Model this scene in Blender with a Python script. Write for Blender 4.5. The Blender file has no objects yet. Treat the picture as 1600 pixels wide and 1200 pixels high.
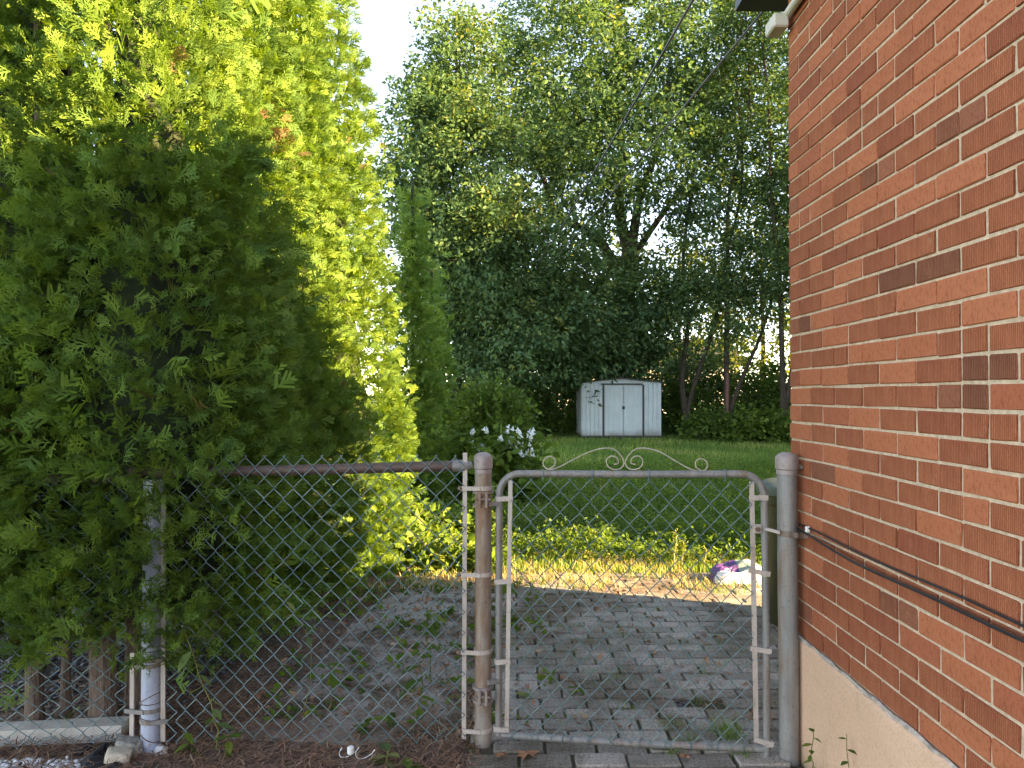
import bpy, bmesh, math, random
import numpy as np
from mathutils import Vector, Matrix, Quaternion
R = math.radians
random.seed(7)
rng = np.random.default_rng(11)
scene = bpy.context.scene
col = scene.collection

# ------------------------------------------------------------------ camera
F_PX, PITCH, CAM_H = 1150.0, R(0.8), 1.37
cam_d = bpy.data.cameras.new('camera')
cam_d.sensor_width = 36.0
cam_d.lens = F_PX / 1600 * 36
cam_d.clip_start, cam_d.clip_end = 0.05, 2000
cam = bpy.data.objects.new('camera', cam_d)
cam.location = (0, 0, CAM_H)
cam.rotation_euler = (R(90) + PITCH, 0, 0)
col.objects.link(cam)
scene.camera = cam

# ------------------------------------------------------------------ sky and sun
SUN_EL = R(15)
SUN_H = Vector((math.cos(R(18)), -math.sin(R(18)), 0)).normalized()
to_sun = (SUN_H * math.cos(SUN_EL) + Vector((0, 0, math.sin(SUN_EL)))).normalized()
world = bpy.data.worlds.new('World')
scene.world = world
world.use_nodes = True
wn = world.node_tree.nodes
wl = world.node_tree.links
wn.clear()
sky = wn.new('ShaderNodeTexSky')
sky.sky_type = 'NISHITA'
sky.sun_disc = False
sky.sun_elevation = SUN_EL
sky.sun_rotation = math.atan2(SUN_H.x, SUN_H.y)
sky.air_density = 0.55
sky.dust_density = 0.0
sky.ozone_density = 1.0
bgn = wn.new('ShaderNodeBackground')
bgn.inputs['Strength'].default_value = 0.15
wo = wn.new('ShaderNodeOutputWorld')
wl.new(sky.outputs[0], bgn.inputs[0])
wl.new(bgn.outputs[0], wo.inputs[0])
sun_d = bpy.data.lights.new('sun', 'SUN')
sun_d.energy = 4.6
sun_d.angle = R(0.5)
sun_d.color = (1.0, 0.86, 0.60)
sun = bpy.data.objects.new('sun', sun_d)
sun.rotation_mode = 'QUATERNION'
sun.rotation_quaternion = (-to_sun).to_track_quat('-Z', 'Y')
sun.location = to_sun * 60
col.objects.link(sun)
scene.view_settings.view_transform = 'Standard'
scene.view_settings.look = 'None'
scene.view_settings.gamma = 1.0
scene.view_settings.use_curve_mapping = False
scene.view_settings.exposure = 3.3
scene.view_settings.use_white_balance = True
scene.view_settings.white_balance_temperature = 10200
scene.view_settings.white_balance_tint = 18
scene.render.engine = 'CYCLES'
scene.cycles.max_bounces = 8
scene.cycles.transparent_max_bounces = 8

# ------------------------------------------------------------------ helpers
def ray(px, py):
    a, u = (px - 800) / F_PX, (600 - py) / F_PX
    c, s = math.cos(PITCH), math.sin(PITCH)
    return Vector((a, c - s * u, s + c * u))
def at(px, py, Y):
    d = ray(px, py)
    return Vector((0, 0, CAM_H)) + d * (Y / d.y)
def gnd(px, py, z=0.0):
    d = ray(px, py)
    return Vector((0, 0, CAM_H)) + d * ((z - CAM_H) / d.z)

def tag(o, label=None, cat=None, group=None, kind=None):
    if label: o['label'] = label
    if cat: o['category'] = cat
    if group: o['group'] = group
    if kind: o['kind'] = kind
    return o
def empty(name, loc=(0, 0, 0), label=None, cat=None, group=None):
    o = bpy.data.objects.new(name, None)
    o.location = loc
    o.empty_display_size = 0.1
    col.objects.link(o)
    return tag(o, label, cat, group)
def link_mesh(name, me, parent=None, world_space=True):
    o = bpy.data.objects.new(name, me)
    col.objects.link(o)
    if parent is not None:
        o.parent = parent
        if world_space:
            o.matrix_parent_inverse = Matrix.Translation(root_loc(parent)).inverted()
    return o
def root_loc(o):
    v = Vector((0, 0, 0))
    while o is not None:
        v += o.location
        if o.parent is not None:
            v += o.matrix_parent_inverse.translation
        o = o.parent
    return v

class MB:
    def __init__(s): s.v, s.f = [], []
    def add(s, vs, fs):
        b = len(s.v)
        s.v += [tuple(x) for x in vs]
        s.f += [tuple(i + b for i in f) for f in fs]
        return s
    def box(s, c, d, rot=None, bev=0.0):
        hx, hy, hz = d[0] / 2, d[1] / 2, d[2] / 2
        if bev <= 0:
            vs = [Vector((x * hx, y * hy, z * hz)) for x in (-1, 1) for y in (-1, 1) for z in (-1, 1)]
            fs = [(0, 1, 3, 2), (4, 6, 7, 5), (0, 4, 5, 1), (2, 3, 7, 6), (0, 2, 6, 4), (1, 5, 7, 3)]
        else:
            bm = bmesh.new()
            bmesh.ops.create_cube(bm, size=1)
            for v in bm.verts: v.co = Vector((v.co.x * d[0], v.co.y * d[1], v.co.z * d[2]))
            bmesh.ops.bevel(bm, geom=bm.edges[:], offset=bev, segments=1, affect='EDGES')
            bm.verts.index_update()
            vs = [v.co.copy() for v in bm.verts]
            fs = [tuple(v.index for v in f.verts) for f in bm.faces]
            bm.free()
        if rot is not None: vs = [rot @ v for v in vs]
        c = Vector(c)
        return s.add([v + c for v in vs], fs)
    def bar(s, a, b, w, h, up=(0, 0, 1)):
        a, b = Vector(a), Vector(b)
        d = (b - a)
        L = d.length
        x = d.normalized()
        y = Vector(up).cross(x)
        if y.length < 1e-4: y = Vector((0, 1, 0)).cross(x)
        y.normalize()
        z = x.cross(y)
        m = Matrix((x, y, z)).transposed()
        return s.box((a + b) / 2, (L, w, h), m)
    def tube(s, pts, r, n=10, caps=True):
        pts = [Vector(p) for p in pts]
        rs = r if isinstance(r, (list, tuple)) else [r] * len(pts)
        t0 = (pts[1] - pts[0]).normalized()
        ref = Vector((0, 0, 1)) if abs(t0.z) < 0.9 else Vector((1, 0, 0))
        nrm = (ref - t0 * ref.dot(t0)).normalized()
        vs, fs = [], []
        for i, p in enumerate(pts):
            t = (pts[min(i + 1, len(pts) - 1)] - pts[max(i - 1, 0)])
            t = t.normalized() if t.length > 1e-9 else t0
            nrm = nrm - t * nrm.dot(t)
            nrm = nrm.normalized() if nrm.length > 1e-6 else t.orthogonal().normalized()
            bn = t.cross(nrm)
            for k in range(n):
                a = 2 * math.pi * k / n
                vs.append(p + (nrm * math.cos(a) + bn * math.sin(a)) * rs[i])
        for i in range(len(pts) - 1):
            for k in range(n):
                k2 = (k + 1) % n
                fs.append((i * n + k, i * n + k2, (i + 1) * n + k2, (i + 1) * n + k))
        if caps:
            fs.append(tuple(range(n - 1, -1, -1)))
            fs.append(tuple((len(pts) - 1) * n + k for k in range(n)))
        return s.add(vs, fs)
    def lathe(s, c, prof, n=20):
        c = Vector(c)
        vs, fs = [], []
        for (r, z) in prof:
            for k in range(n):
                a = 2 * math.pi * k / n
                vs.append(c + Vector((r * math.cos(a), r * math.sin(a), z)))
        for i in range(len(prof) - 1):
            for k in range(n):
                k2 = (k + 1) % n
                fs.append((i * n + k, i * n + k2, (i + 1) * n + k2, (i + 1) * n + k))
        fs.append(tuple(range(n - 1, -1, -1)))
        fs.append(tuple((len(prof) - 1) * n + k for k in range(n)))
        return s.add(vs, fs)
    def prism(s, poly, a0, a1, axis='y'):
        n = len(poly)
        def mk(u, w, t):
            return {'y': (u, t, w), 'x': (t, u, w), 'z': (u, w, t)}[axis]
        vs = [mk(u, w, a0) for u, w in poly] + [mk(u, w, a1) for u, w in poly]
        fs = [tuple(range(n)), tuple(range(2 * n - 1, n - 1, -1))]
        fs += [(i, n + i, n + (i + 1) % n, (i + 1) % n) for i in range(n)]
        return s.add(vs, fs)
    def mesh(s, name, m=None, smooth=False):
        me = bpy.data.meshes.new(name)
        me.from_pydata(s.v, [], s.f)
        bm = bmesh.new(); bm.from_mesh(me)
        bmesh.ops.recalc_face_normals(bm, faces=bm.faces[:])
        bm.to_mesh(me); bm.free()
        if m is not None: me.materials.append(m)
        if smooth:
            for p in me.polygons: p.use_smooth = True
            me.set_sharp_from_angle(angle=R(28))
        return me
    def build(s, name, m, parent=None, smooth=False):
        return link_mesh(name, s.mesh(name, m, smooth), parent)

def np_mesh(name, V, Fc, m, attrs=None):
    """V (n,3), Fc (k,3|4) -> mesh"""
    me = bpy.data.meshes.new(name)
    nv, (nf, k) = len(V), Fc.shape
    me.vertices.add(nv)
    me.vertices.foreach_set('co', np.ascontiguousarray(V, dtype=np.float32).ravel())
    me.loops.add(nf * k)
    me.loops.foreach_set('vertex_index', np.ascontiguousarray(Fc, dtype=np.int32).ravel())
    me.polygons.add(nf)
    me.polygons.foreach_set('loop_start', np.arange(0, nf * k, k, dtype=np.int32))
    me.polygons.foreach_set('loop_total', np.full(nf, k, dtype=np.int32))
    me.update(calc_edges=True)
    for an, av in (attrs or {}).items():
        a = me.attributes.new(an, 'FLOAT', 'POINT')
        a.data.foreach_set('value', np.ascontiguousarray(av, dtype=np.float32))
    me.materials.append(m)
    return me

def norm(a): return a / np.maximum(np.linalg.norm(a, axis=-1, keepdims=True), 1e-9)
def frames(axis, rnd):
    """orthonormal frames: x = axis, z random-ish"""
    x = norm(axis)
    y = norm(np.cross(rnd, x))
    z = np.cross(x, y)
    return np.stack([x, y, z], axis=2)      # columns
def stamp(templates, which, M, scale, pos):
    """copies of template (V,F) arrays at pos with frames M"""
    Vs, Fs, ids, off = [], [], [], 0
    for t, (tv, tf) in enumerate(templates):
        sel = np.nonzero(which == t)[0]
        if len(sel) == 0: continue
        sc = scale[sel]
        if sc.ndim == 1: sc = sc[:, None].repeat(3, 1)
        loc = tv[None] * sc[:, None, :]
        w = np.einsum('nij,nvj->nvi', M[sel], loc) + pos[sel][:, None, :]
        n, v = w.shape[:2]
        Vs.append(w.reshape(-1, 3))
        Fs.append((tf[None] + (np.arange(n) * v)[:, None, None]).reshape(-1, tf.shape[1]) + off)
        ids.append(np.repeat(sel, v))
        off += n * v
    return np.concatenate(Vs), np.concatenate(Fs), np.concatenate(ids)

# ------------------------------------------------------------------ materials
class NT:
    def __init__(s, name):
        s.m = bpy.data.materials.new(name)
        s.m.use_nodes = True
        s.t = s.m.node_tree
        s.t.nodes.clear()
        s.out = s.t.nodes.new('ShaderNodeOutputMaterial')
    def n(s, typ, **kw):
        nd = s.t.nodes.new('ShaderNode' + typ)
        ins = kw.pop('ins', {})
        for k, v in kw.items(): setattr(nd, k, v)
        for k, v in ins.items(): s.set(nd, k, v)
        return nd
    def set(s, nd, k, v):
        sock = nd.inputs[k]
        if isinstance(v, bpy.types.NodeSocket): s.t.links.new(v, sock)
        elif isinstance(v, tuple) and len(v) == 3 and sock.type == 'RGBA': sock.default_value = (*v, 1)
        else: sock.default_value = v
    def coord(s, kind='Object', scale=(1, 1, 1)):
        c = s.n('TexCoord').outputs[kind]
        mp = s.n('Mapping', ins={'Vector': c, 'Scale': scale})
        return mp.outputs[0]
    def noise(s, vec, scale, detail=4, rough=0.6, dist=0.0):
        return s.n('TexNoise', ins={'Vector': vec, 'Scale': scale, 'Detail': detail, 'Roughness': rough, 'Distortion': dist}).outputs[0]
    def ramp(s, fac, stops, interp='LINEAR'):
        r = s.n('ValToRGB', ins={'Fac': fac})
        cr = r.color_ramp
        cr.interpolation = interp
        while len(cr.elements) < len(stops): cr.elements.new(0.5)
        for e, (p, c) in zip(cr.elements, stops):
            e.position = p
            e.color = (*c, 1) if isinstance(c, tuple) else (c, c, c, 1)
        return r.outputs[0]
    def mix(s, fac, a, b, blend='MIX'):
        m = s.n('Mix', data_type='RGBA', blend_type=blend)
        for k, v in ((0, fac), (6, a), (7, b)):
            if isinstance(v, bpy.types.NodeSocket): s.t.links.new(v, m.inputs[k])
            elif isinstance(v, tuple): m.inputs[k].default_value = (*v, 1)
            else: m.inputs[k].default_value = v
        return m.outputs[2]
    def math(s, op, a, b=0.0):
        m = s.n('Math', operation=op)
        for k, v in ((0, a), (1, b)):
            if isinstance(v, bpy.types.NodeSocket): s.t.links.new(v, m.inputs[k])
            else: m.inputs[k].default_value = v
        return m.outputs[0]
    def bump(s, h, strength=0.5, dist=0.01):
        return s.n('Bump', ins={'Height': h, 'Strength': strength, 'Distance': dist}).outputs[0]
    def finish(s, base, rough=0.8, normal=None, metal=0.0, spec=0.4):
        p = s.n('BsdfPrincipled', ins={'Base Color': base, 'Roughness': rough, 'Metallic': metal, 'Specular IOR Level': spec})
        if normal is not None: s.set(p, 'Normal', normal)
        s.t.links.new(p.outputs[0], s.out.inputs[0])
        return s.m

def simple(name, c, rough=0.7, var=0.25, scale=8, metal=0.0, bump=0.0, spec=0.4):
    t = NT(name)
    v = t.coord()
    nz = t.noise(v, scale, 5)
    dark = tuple(x * (1 - var) for x in c)
    lite = tuple(min(1, x * (1 + var)) for x in c)
    b = t.ramp(nz, [(0.3, dark), (0.7, lite)])
    nm = t.bump(t.noise(v, scale * 6, 4), bump, 0.01) if bump else None
    return t.finish(b, rough, nm, metal, spec)

def leaf_mat(name, stops, trans=0.35, rough=0.55, dead=None, spec=0.12, tgain=1.5):
    t = NT(name)
    a = t.n('Attribute', attribute_name='var').outputs['Fac']
    c = t.ramp(a, stops)
    if dead:
        d = t.n('Attribute', attribute_name='dead').outputs['Fac']
        c = t.mix(d, c, dead)
    p = t.n('BsdfPrincipled', ins={'Base Color': c, 'Roughness': rough, 'Specular IOR Level': spec})
    tc = t.mix(1.0, c, (tgain, tgain * 1.0, tgain * 0.5), 'MULTIPLY')
    tr = t.n('BsdfTranslucent', ins={'Color': tc})
    ms = t.n('MixShader', ins={0: trans, 1: p.outputs[0], 2: tr.outputs[0]})
    t.t.links.new(ms.outputs[0], t.out.inputs[0])
    return t.m

M = {}
M['cedar'] = leaf_mat('cedar_foliage', [(0.0, (0.07, 0.145, 0.036)), (0.5, (0.115, 0.20, 0.04)), (1.0, (0.18, 0.26, 0.045))], 0.30, 0.6, dead=(0.16, 0.085, 0.05))
M['core_shade'] = simple('cedar_core_shade', (0.016, 0.026, 0.008), 0.95, 0.6, 26)  # near-black green: shade inside the hedge put into the colour
M['maple'] = leaf_mat('maple_leaves', [(0.0, (0.044, 0.10, 0.05)), (0.55, (0.085, 0.155, 0.06)), (0.85, (0.14, 0.18, 0.05)), (1.0, (0.27, 0.24, 0.06))], 0.35)
M['farleaf'] = leaf_mat('far_leaves', [(0.0, (0.08, 0.12, 0.03)), (0.6, (0.16, 0.18, 0.04)), (1.0, (0.30, 0.26, 0.05))], 0.45)
M['shrub'] = leaf_mat('shrub_leaves', [(0.0, (0.04, 0.085, 0.02)), (0.6, (0.075, 0.14, 0.03)), (1.0, (0.13, 0.19, 0.035))], 0.35)
M['weed'] = leaf_mat('weed_leaves', [(0.0, (0.05, 0.10, 0.025)), (0.6, (0.10, 0.17, 0.03)), (1.0, (0.19, 0.22, 0.05))], 0.4)
M['vine'] = leaf_mat('vine_leaves', [(0.0, (0.07, 0.13, 0.05)), (0.6, (0.14, 0.20, 0.07)), (1.0, (0.24, 0.24, 0.08))], 0.35)
M['grass'] = leaf_mat('grass_blades', [(0.0, (0.075, 0.15, 0.035)), (0.5, (0.13, 0.22, 0.05)), (0.85, (0.22, 0.28, 0.07)), (1.0, (0.38, 0.33, 0.15))], 0.35)
M['straw'] = leaf_mat('dry_straw', [(0.0, (0.17, 0.088, 0.058)), (0.5, (0.34, 0.175, 0.115)), (0.85, (0.46, 0.30, 0.20)), (1.0, (0.64, 0.52, 0.38))], 0.1)
M['drygrass'] = leaf_mat('dry_grass_blades', [(0.0, (0.20, 0.14, 0.07)), (0.5, (0.36, 0.27, 0.12)), (1.0, (0.55, 0.45, 0.25))], 0.3)
M['petal'] = leaf_mat('white_petals', [(0.0, (0.62, 0.66, 0.70)), (1.0, (0.85, 0.85, 0.84))], 0.3)

def bark(name, c1, c2, sc=1.0):
    t = NT(name)
    v = t.coord('Object', (14 * sc, 14 * sc, 2.2 * sc))
    nz = t.noise(v, 2.5, 6, 0.7, 0.6)
    nm = t.bump(nz, 0.9, 0.02)
    return t.finish(t.ramp(nz, [(0.3, c1), (0.7, c2)]), 0.95, nm, spec=0.1)
M['bark'] = bark('maple_bark', (0.030, 0.024, 0.018), (0.085, 0.068, 0.052))
M['bark_cedar'] = bark('cedar_bark', (0.10, 0.065, 0.05), (0.30, 0.22, 0.18), 2.2)

# brick
def brick_mat(name, cols, dark=False):
    t = NT(name)
    rnd = t.n('ObjectInfo').outputs['Random']
    v = t.coord()
    base = t.ramp(rnd, cols)
    wv = t.n('TexWave', wave_type='BANDS', bands_direction='Y', ins={'Vector': v, 'Scale': 50.0, 'Distortion': 3.0, 'Detail': 2.0, 'Detail Scale': 3.0}).outputs['Fac']
    wide = t.noise(t.coord('Object', (60, 60, 3)), 1.0, 3)
    speck = t.noise(t.coord('Object', (1, 1, 0.45)), 170.0, 3, 0.7)
    patch = t.noise(v, 9.0, 4)
    rough_sel = t.ramp(t.math('FRACT', t.math('MULTIPLY', rnd, 7.31)), [(0.62, 0.0), (0.66, 1.0)])
    ribs = t.math('MULTIPLY', wv, wide)
    h = t.mix(rough_sel, ribs, speck)
    darkc = t.mix(1.0, base, (0.48, 0.42, 0.40), 'MULTIPLY')
    f1 = t.ramp(h, [(0.12, 0.9), (0.50, 0.0)])
    c = t.mix(f1, base, darkc)
    f2 = t.ramp(speck, [(0.30, 0.6), (0.44, 0.0)])
    c = t.mix(t.math('MULTIPLY', f2, t.math('ADD', t.math('MULTIPLY', rough_sel, 0.9), 0.25)), c, darkc)
    c = t.mix(t.ramp(patch, [(0.45, 0.0), (0.75, 0.35)]), c, t.mix(1.0, base, (1.15, 1.3, 1.35), 'MULTIPLY'))
    gp_ = t.n('NewGeometry').outputs['Position']
    grime = t.noise(gp_, 2.3, 6, .7, .5)
    c = t.mix(t.ramp(grime, [(0.52, 0.0), (0.72, 0.40)]), c, darkc)
    dust_ = t.noise(gp_, 14.0, 5, .7)
    c = t.mix(t.ramp(dust_, [(0.62, 0.0), (0.76, 0.22)]), c, (0.55, 0.32, 0.22))
    nm = t.bump(h, 0.65, 0.004)
    return t.finish(c, 0.88, nm, spec=0.2)
M['brick'] = brick_mat('red_brick', [(0.0, (0.42, 0.120, 0.060)), (0.3, (0.45, 0.134, 0.066)), (0.6, (0.43, 0.126, 0.062)), (0.85, (0.40, 0.114, 0.057)), (1.0, (0.37, 0.100, 0.052))])
M['brick_dark'] = brick_mat('dark_brick', [(0.0, (0.24, 0.080, 0.046)), (1.0, (0.31, 0.10, 0.055))])
t = NT('mortar')
v = t.coord()
nz = t.noise(v, 60, 5)
M['mortar'] = t.finish(t.ramp(nz, [(0.3, (0.44, 0.315, 0.225)), (0.7, (0.66, 0.495, 0.36))]), 0.95, t.bump(t.noise(v, 220, 4), 0.7, 0.004), spec=0.1)
t = NT('far_brick')
v = t.n('Mapping', ins={'Vector': t.n('TexCoord').outputs['Object'], 'Rotation': (R(90), 0, R(90))}).outputs[0]
bt = t.n('TexBrick', ins={'Vector': v, 'Color1': (0.40, 0.115, 0.06), 'Color2': (0.30, 0.08, 0.05), 'Mortar': (0.5, 0.42, 0.33), 'Scale': 1.0, 'Mortar Size': 0.006, 'Brick Width': 0.2, 'Row Height': 0.0667})
M['far_brick'] = t.finish(bt.outputs[0], 0.9)
t = NT('stucco')
v = t.coord()
n1 = t.noise(v, 95, 4, 0.65)
n2 = t.noise(v, 3.0, 4)
c = t.ramp(n2, [(0.3, (0.64, 0.385, 0.265)), (0.7, (0.76, 0.475, 0.335))])
st_ = t.noise(t.coord('Object', (1, 1.3, 2.2)), 5.0, 6, .7, .8)
c = t.mix(t.ramp(st_, [(0.55, 0.0), (0.75, 0.35)]), c, (0.42, 0.28, 0.19))
zz_ = t.n('SeparateXYZ', ins={0: t.n('NewGeometry').outputs['Position']}).outputs[2]
c = t.mix(t.ramp(t.math('ADD', zz_, t.math('MULTIPLY', st_, .12)), [(0.06, 0.65), (0.17, 0.0)]), c, (0.22, 0.16, 0.11))
c = t.mix(t.ramp(n1, [(0.3, 0.45), (0.5, 0.0)]), c, (0.40, 0.24, 0.15))
M['stucco'] = t.finish(c, 0.92, t.bump(n1, 0.8, 0.006), spec=0.15)
M['parge'] = simple('grey_parging', (0.48, 0.39, 0.33), 0.95, 0.4, 30, bump=0.5)
M['soffit'] = simple('dark_soffit', (0.035, 0.04, 0.05), 0.5, 0.2, 6)
M['pipe'] = simple('beige_pipe', (0.50, 0.47, 0.40), 0.5, 0.15, 12)
M['shingle'] = simple('roof_shingle', (0.06, 0.055, 0.055), 0.95, 0.35, 10, bump=0.5)

def metal_mat(name, c1, c2, rust, rust_lo=0.55, rust_hi=0.72, sc=1.0, metal=0.25):
    t = NT(name)
    v = t.coord('Object', (9 * sc, 9 * sc, 1.3 * sc))
    nz = t.noise(v, 3.0, 6, 0.65)
    fine = t.noise(t.coord(), 70, 4)
    c = t.ramp(nz, [(0.3, c1), (0.7, c2)])
    rs = t.noise(t.coord('Object', (11 * sc, 11 * sc, 2.0 * sc)), 1.7, 5, 0.7, 0.4)
    c = t.mix(t.ramp(rs, [(rust_lo, 0.0), (rust_hi, 0.85)]), c, rust)
    c = t.mix(t.ramp(fine, [(0.30, 0.5), (0.42, 0.0)]), c, tuple(x * 0.45 for x in c1))
    return t.finish(c, t.ramp(nz, [(0.3, 0.45), (0.7, 0.7)]), t.bump(fine, 0.25, 0.002), metal, 0.4)
M['galv'] = metal_mat('galvanised', (0.17, 0.162, 0.158), (0.30, 0.285, 0.27), (0.24, 0.12, 0.06), 0.50, 0.72)
M['galv_rust'] = metal_mat('galvanised_rusty', (0.24, 0.21, 0.19), (0.38, 0.32, 0.27), (0.22, 0.10, 0.045), 0.42, 0.66)
M['galv_blue'] = metal_mat('galvanised_blue', (0.30, 0.34, 0.44), (0.46, 0.50, 0.60), (0.22, 0.18, 0.16), 0.68, 0.9)
M['rail_brown'] = metal_mat('brown_rail', (0.085, 0.052, 0.042), (0.14, 0.088, 0.07), (0.05, 0.03, 0.022), 0.5, 0.8, metal=0.1)
M['cap'] = metal_mat('post_cap', (0.25, 0.20, 0.19), (0.36, 0.30, 0.28), (0.24, 0.12, 0.06), 0.55, 0.85)
M['bar'] = metal_mat('tension_bar', (0.40, 0.33, 0.29), (0.52, 0.44, 0.40), (0.30, 0.17, 0.10), 0.55, 0.85, metal=0.15)
M['bolt'] = metal_mat('rusty_bolt', (0.12, 0.08, 0.06), (0.26, 0.20, 0.17), (0.16, 0.07, 0.03), 0.45, 0.7)
M['scroll'] = simple('cream_scroll', (0.40, 0.35, 0.27), 0.6, 0.25, 20)
t = NT('vinyl_wire')
v = t.coord()
M['wire'] = t.finish(t.ramp(t.noise(v, 5, 4), [(0.3, (0.055, 0.12, 0.125)), (0.7, (0.13, 0.21, 0.215))]), 0.38, None, 0.0, 0.6)
M['black'] = simple('black_rubber', (0.018, 0.017, 0.018), 0.5, 0.3, 20)
M['white'] = simple('white_plastic', (0.75, 0.74, 0.72), 0.5, 0.08, 10)

# ground materials
t = NT('ground_soil_grass')
v = t.coord()
n1 = t.noise(v, 0.9, 6); n2 = t.noise(v, 30, 5)
c = t.ramp(n1, [(0.35, (0.05, 0.085, 0.022)), (0.65, (0.085, 0.13, 0.032))])
c = t.mix(t.ramp(n2, [(0.5, 0.0), (0.75, 0.6)]), c, (0.06, 0.048, 0.028))
M['ground'] = t.finish(c, 0.98, t.bump(n2, 0.6, 0.03), spec=0.1)
t = NT('soil')
v = t.coord()
n1 = t.noise(v, 3.0, 6, 0.6, 0.3); n2 = t.noise(v, 60, 5)
c = t.ramp(n2, [(0.3, (0.075, 0.050, 0.036)), (0.7, (0.20, 0.135, 0.10))])
c = t.mix(t.ramp(n1, [(0.52, 0.0), (0.66, 0.6)]), c, (0.20, 0.19, 0.175))
M['soil'] = t.finish(c, 0.97, t.bump(n2, 0.9, 0.012), spec=0.1)
t = NT('old_concrete')
v = t.coord()
n1 = t.noise(v, 2.6, 6, 0.62, 0.5); n2 = t.noise(v, 70, 5)
c = t.ramp(n2, [(0.3, (0.22, 0.195, 0.17)), (0.7, (0.37, 0.335, 0.295))])
c = t.mix(t.ramp(n1, [(0.42, 0.95), (0.53, 0.10)]), c, t.ramp(n2, [(0.3, (0.05, 0.038, 0.025)), (0.7, (0.14, 0.10, 0.07))]))
M['slab'] = t.finish(c, 0.95, t.bump(n2, 0.6, 0.006), spec=0.15)
t = NT('paver')
rnd = t.n('ObjectInfo').outputs['Random']
v = t.coord()
c = t.ramp(rnd, [(0.0, (0.24, 0.205, 0.17)), (0.5, (0.34, 0.30, 0.255)), (1.0, (0.41, 0.345, 0.295))])
n2 = t.noise(v, 110, 4)
c = t.mix(t.ramp(n2, [(0.36, 0.65), (0.5, 0.0)]), c, (0.10, 0.092, 0.088))
c = t.mix(t.ramp(n2, [(0.62, 0.0), (0.72, 0.6)]), c, (0.48, 0.46, 0.44))
n3 = t.noise(t.coord('Generated'), 2.0, 4)
n4 = t.noise(t.n('NewGeometry').outputs['Position'], 1.7, 5, .65, .4)
c = t.mix(t.ramp(n3, [(0.5, 0.0), (0.75, 0.6)]), c, (0.10, 0.085, 0.06))
c = t.mix(t.ramp(n4, [(0.42, 0.0), (0.60, 0.85)]), c, t.ramp(n2, [(0.35, (0.06, 0.048, 0.03)), (0.65, (0.15, 0.12, 0.085))]))
M['paver'] = t.finish(c, 0.93, t.bump(n2, 0.5, 0.004), spec=0.15)
t = NT('joint_soil')
v = t.coord()
n1 = t.noise(v, 9, 5); n2 = t.noise(v, 120, 4)
c = t.ramp(n2, [(0.3, (0.05, 0.042, 0.028)), (0.7, (0.14, 0.115, 0.08))])
c = t.mix(t.ramp(n1, [(0.5, 0.0), (0.62, 0.8)]), c, (0.045, 0.075, 0.018))
M['joint'] = t.finish(c, 0.98, t.bump(n2, 0.8, 0.006), spec=0.05)
M['kerb'] = simple('kerb_concrete', (0.52, 0.48, 0.43), 0.92, 0.22, 14, bump=0.4)
M['stone_a'] = simple('speckled_stone', (0.34, 0.32, 0.28), 0.95, 0.5, 55, bump=0.7)
M['stone_b'] = simple('buff_stone', (0.55, 0.47, 0.36), 0.9, 0.2, 12, bump=0.4)
M['stone_w'] = simple('white_stone', (0.68, 0.67, 0.66), 0.85, 0.15, 20, bump=0.3)
M['slate'] = simple('dark_chips', (0.060, 0.062, 0.075), 0.7, 0.5, 30)
M['fabric'] = simple('weed_fabric', (0.020, 0.020, 0.023), 0.9, 0.35, 60, bump=0.4)
t = NT('shed_paint')
v = t.coord()
n1 = t.noise(v, 2.2, 6, .65, .4); n2 = t.noise(t.coord('Object', (14, 14, 1.2)), 1.5, 5, .7)
c = t.ramp(n1, [(0.3, (0.31, 0.37, 0.39)), (0.7, (0.40, 0.46, 0.48))])
c = t.mix(t.ramp(n2, [(0.55, 0.0), (0.75, 0.45)]), c, (0.27, 0.28, 0.27))
zz_ = t.n('SeparateXYZ', ins={0: t.n('NewGeometry').outputs['Position']}).outputs[2]
c = t.mix(t.ramp(t.math('ADD', zz_, t.math('MULTIPLY', n1, .3)), [(0.25, 0.7), (0.45, 0.0)]), c, (0.16, 0.145, 0.11))
M['shed'] = t.finish(c, 0.5, None, 0.0, 0.4)
M['shed_dark'] = simple('shed_trim', (0.020, 0.019, 0.020), 0.5, 0.2, 8)
M['bin'] = simple('bin_plastic', (0.028, 0.032, 0.010), 0.45, 0.15, 6)
M['bin_lid'] = simple('bin_lid', (0.08, 0.105, 0.09), 0.5, 0.15, 6)
M['siding'] = simple('pale_siding', (0.70, 0.66, 0.60), 0.8, 0.08, 3)
M['glass'] = simple('window_glass', (0.03, 0.035, 0.04), 0.1, 0.1, 2, spec=0.6)
M['trunk_red'] = simple('rusty_pole', (0.14, 0.06, 0.045), 0.8, 0.3, 14)
t = NT('soil_bag')
v = t.coord('Generated')
sx = t.n('SeparateXYZ', ins={0: v})
c = t.mix(t.ramp(sx.outputs[0], [(0.44, 0.0), (0.47, 1.0)], 'LINEAR'), (0.10, 0.035, 0.16), (0.22, 0.30, 0.27))
c = t.mix(t.ramp(t.math('ADD', sx.outputs[1], t.math('MULTIPLY', t.noise(v, 6, 3), 0.25)), [(0.40, 1.0), (0.44, 0.0)]), c, (0.72, 0.71, 0.69))
M['bag'] = t.finish(c, 0.4, t.bump(t.noise(v, 5, 4, 0.6, 1.0), 0.6, 0.05), spec=0.5)

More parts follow.
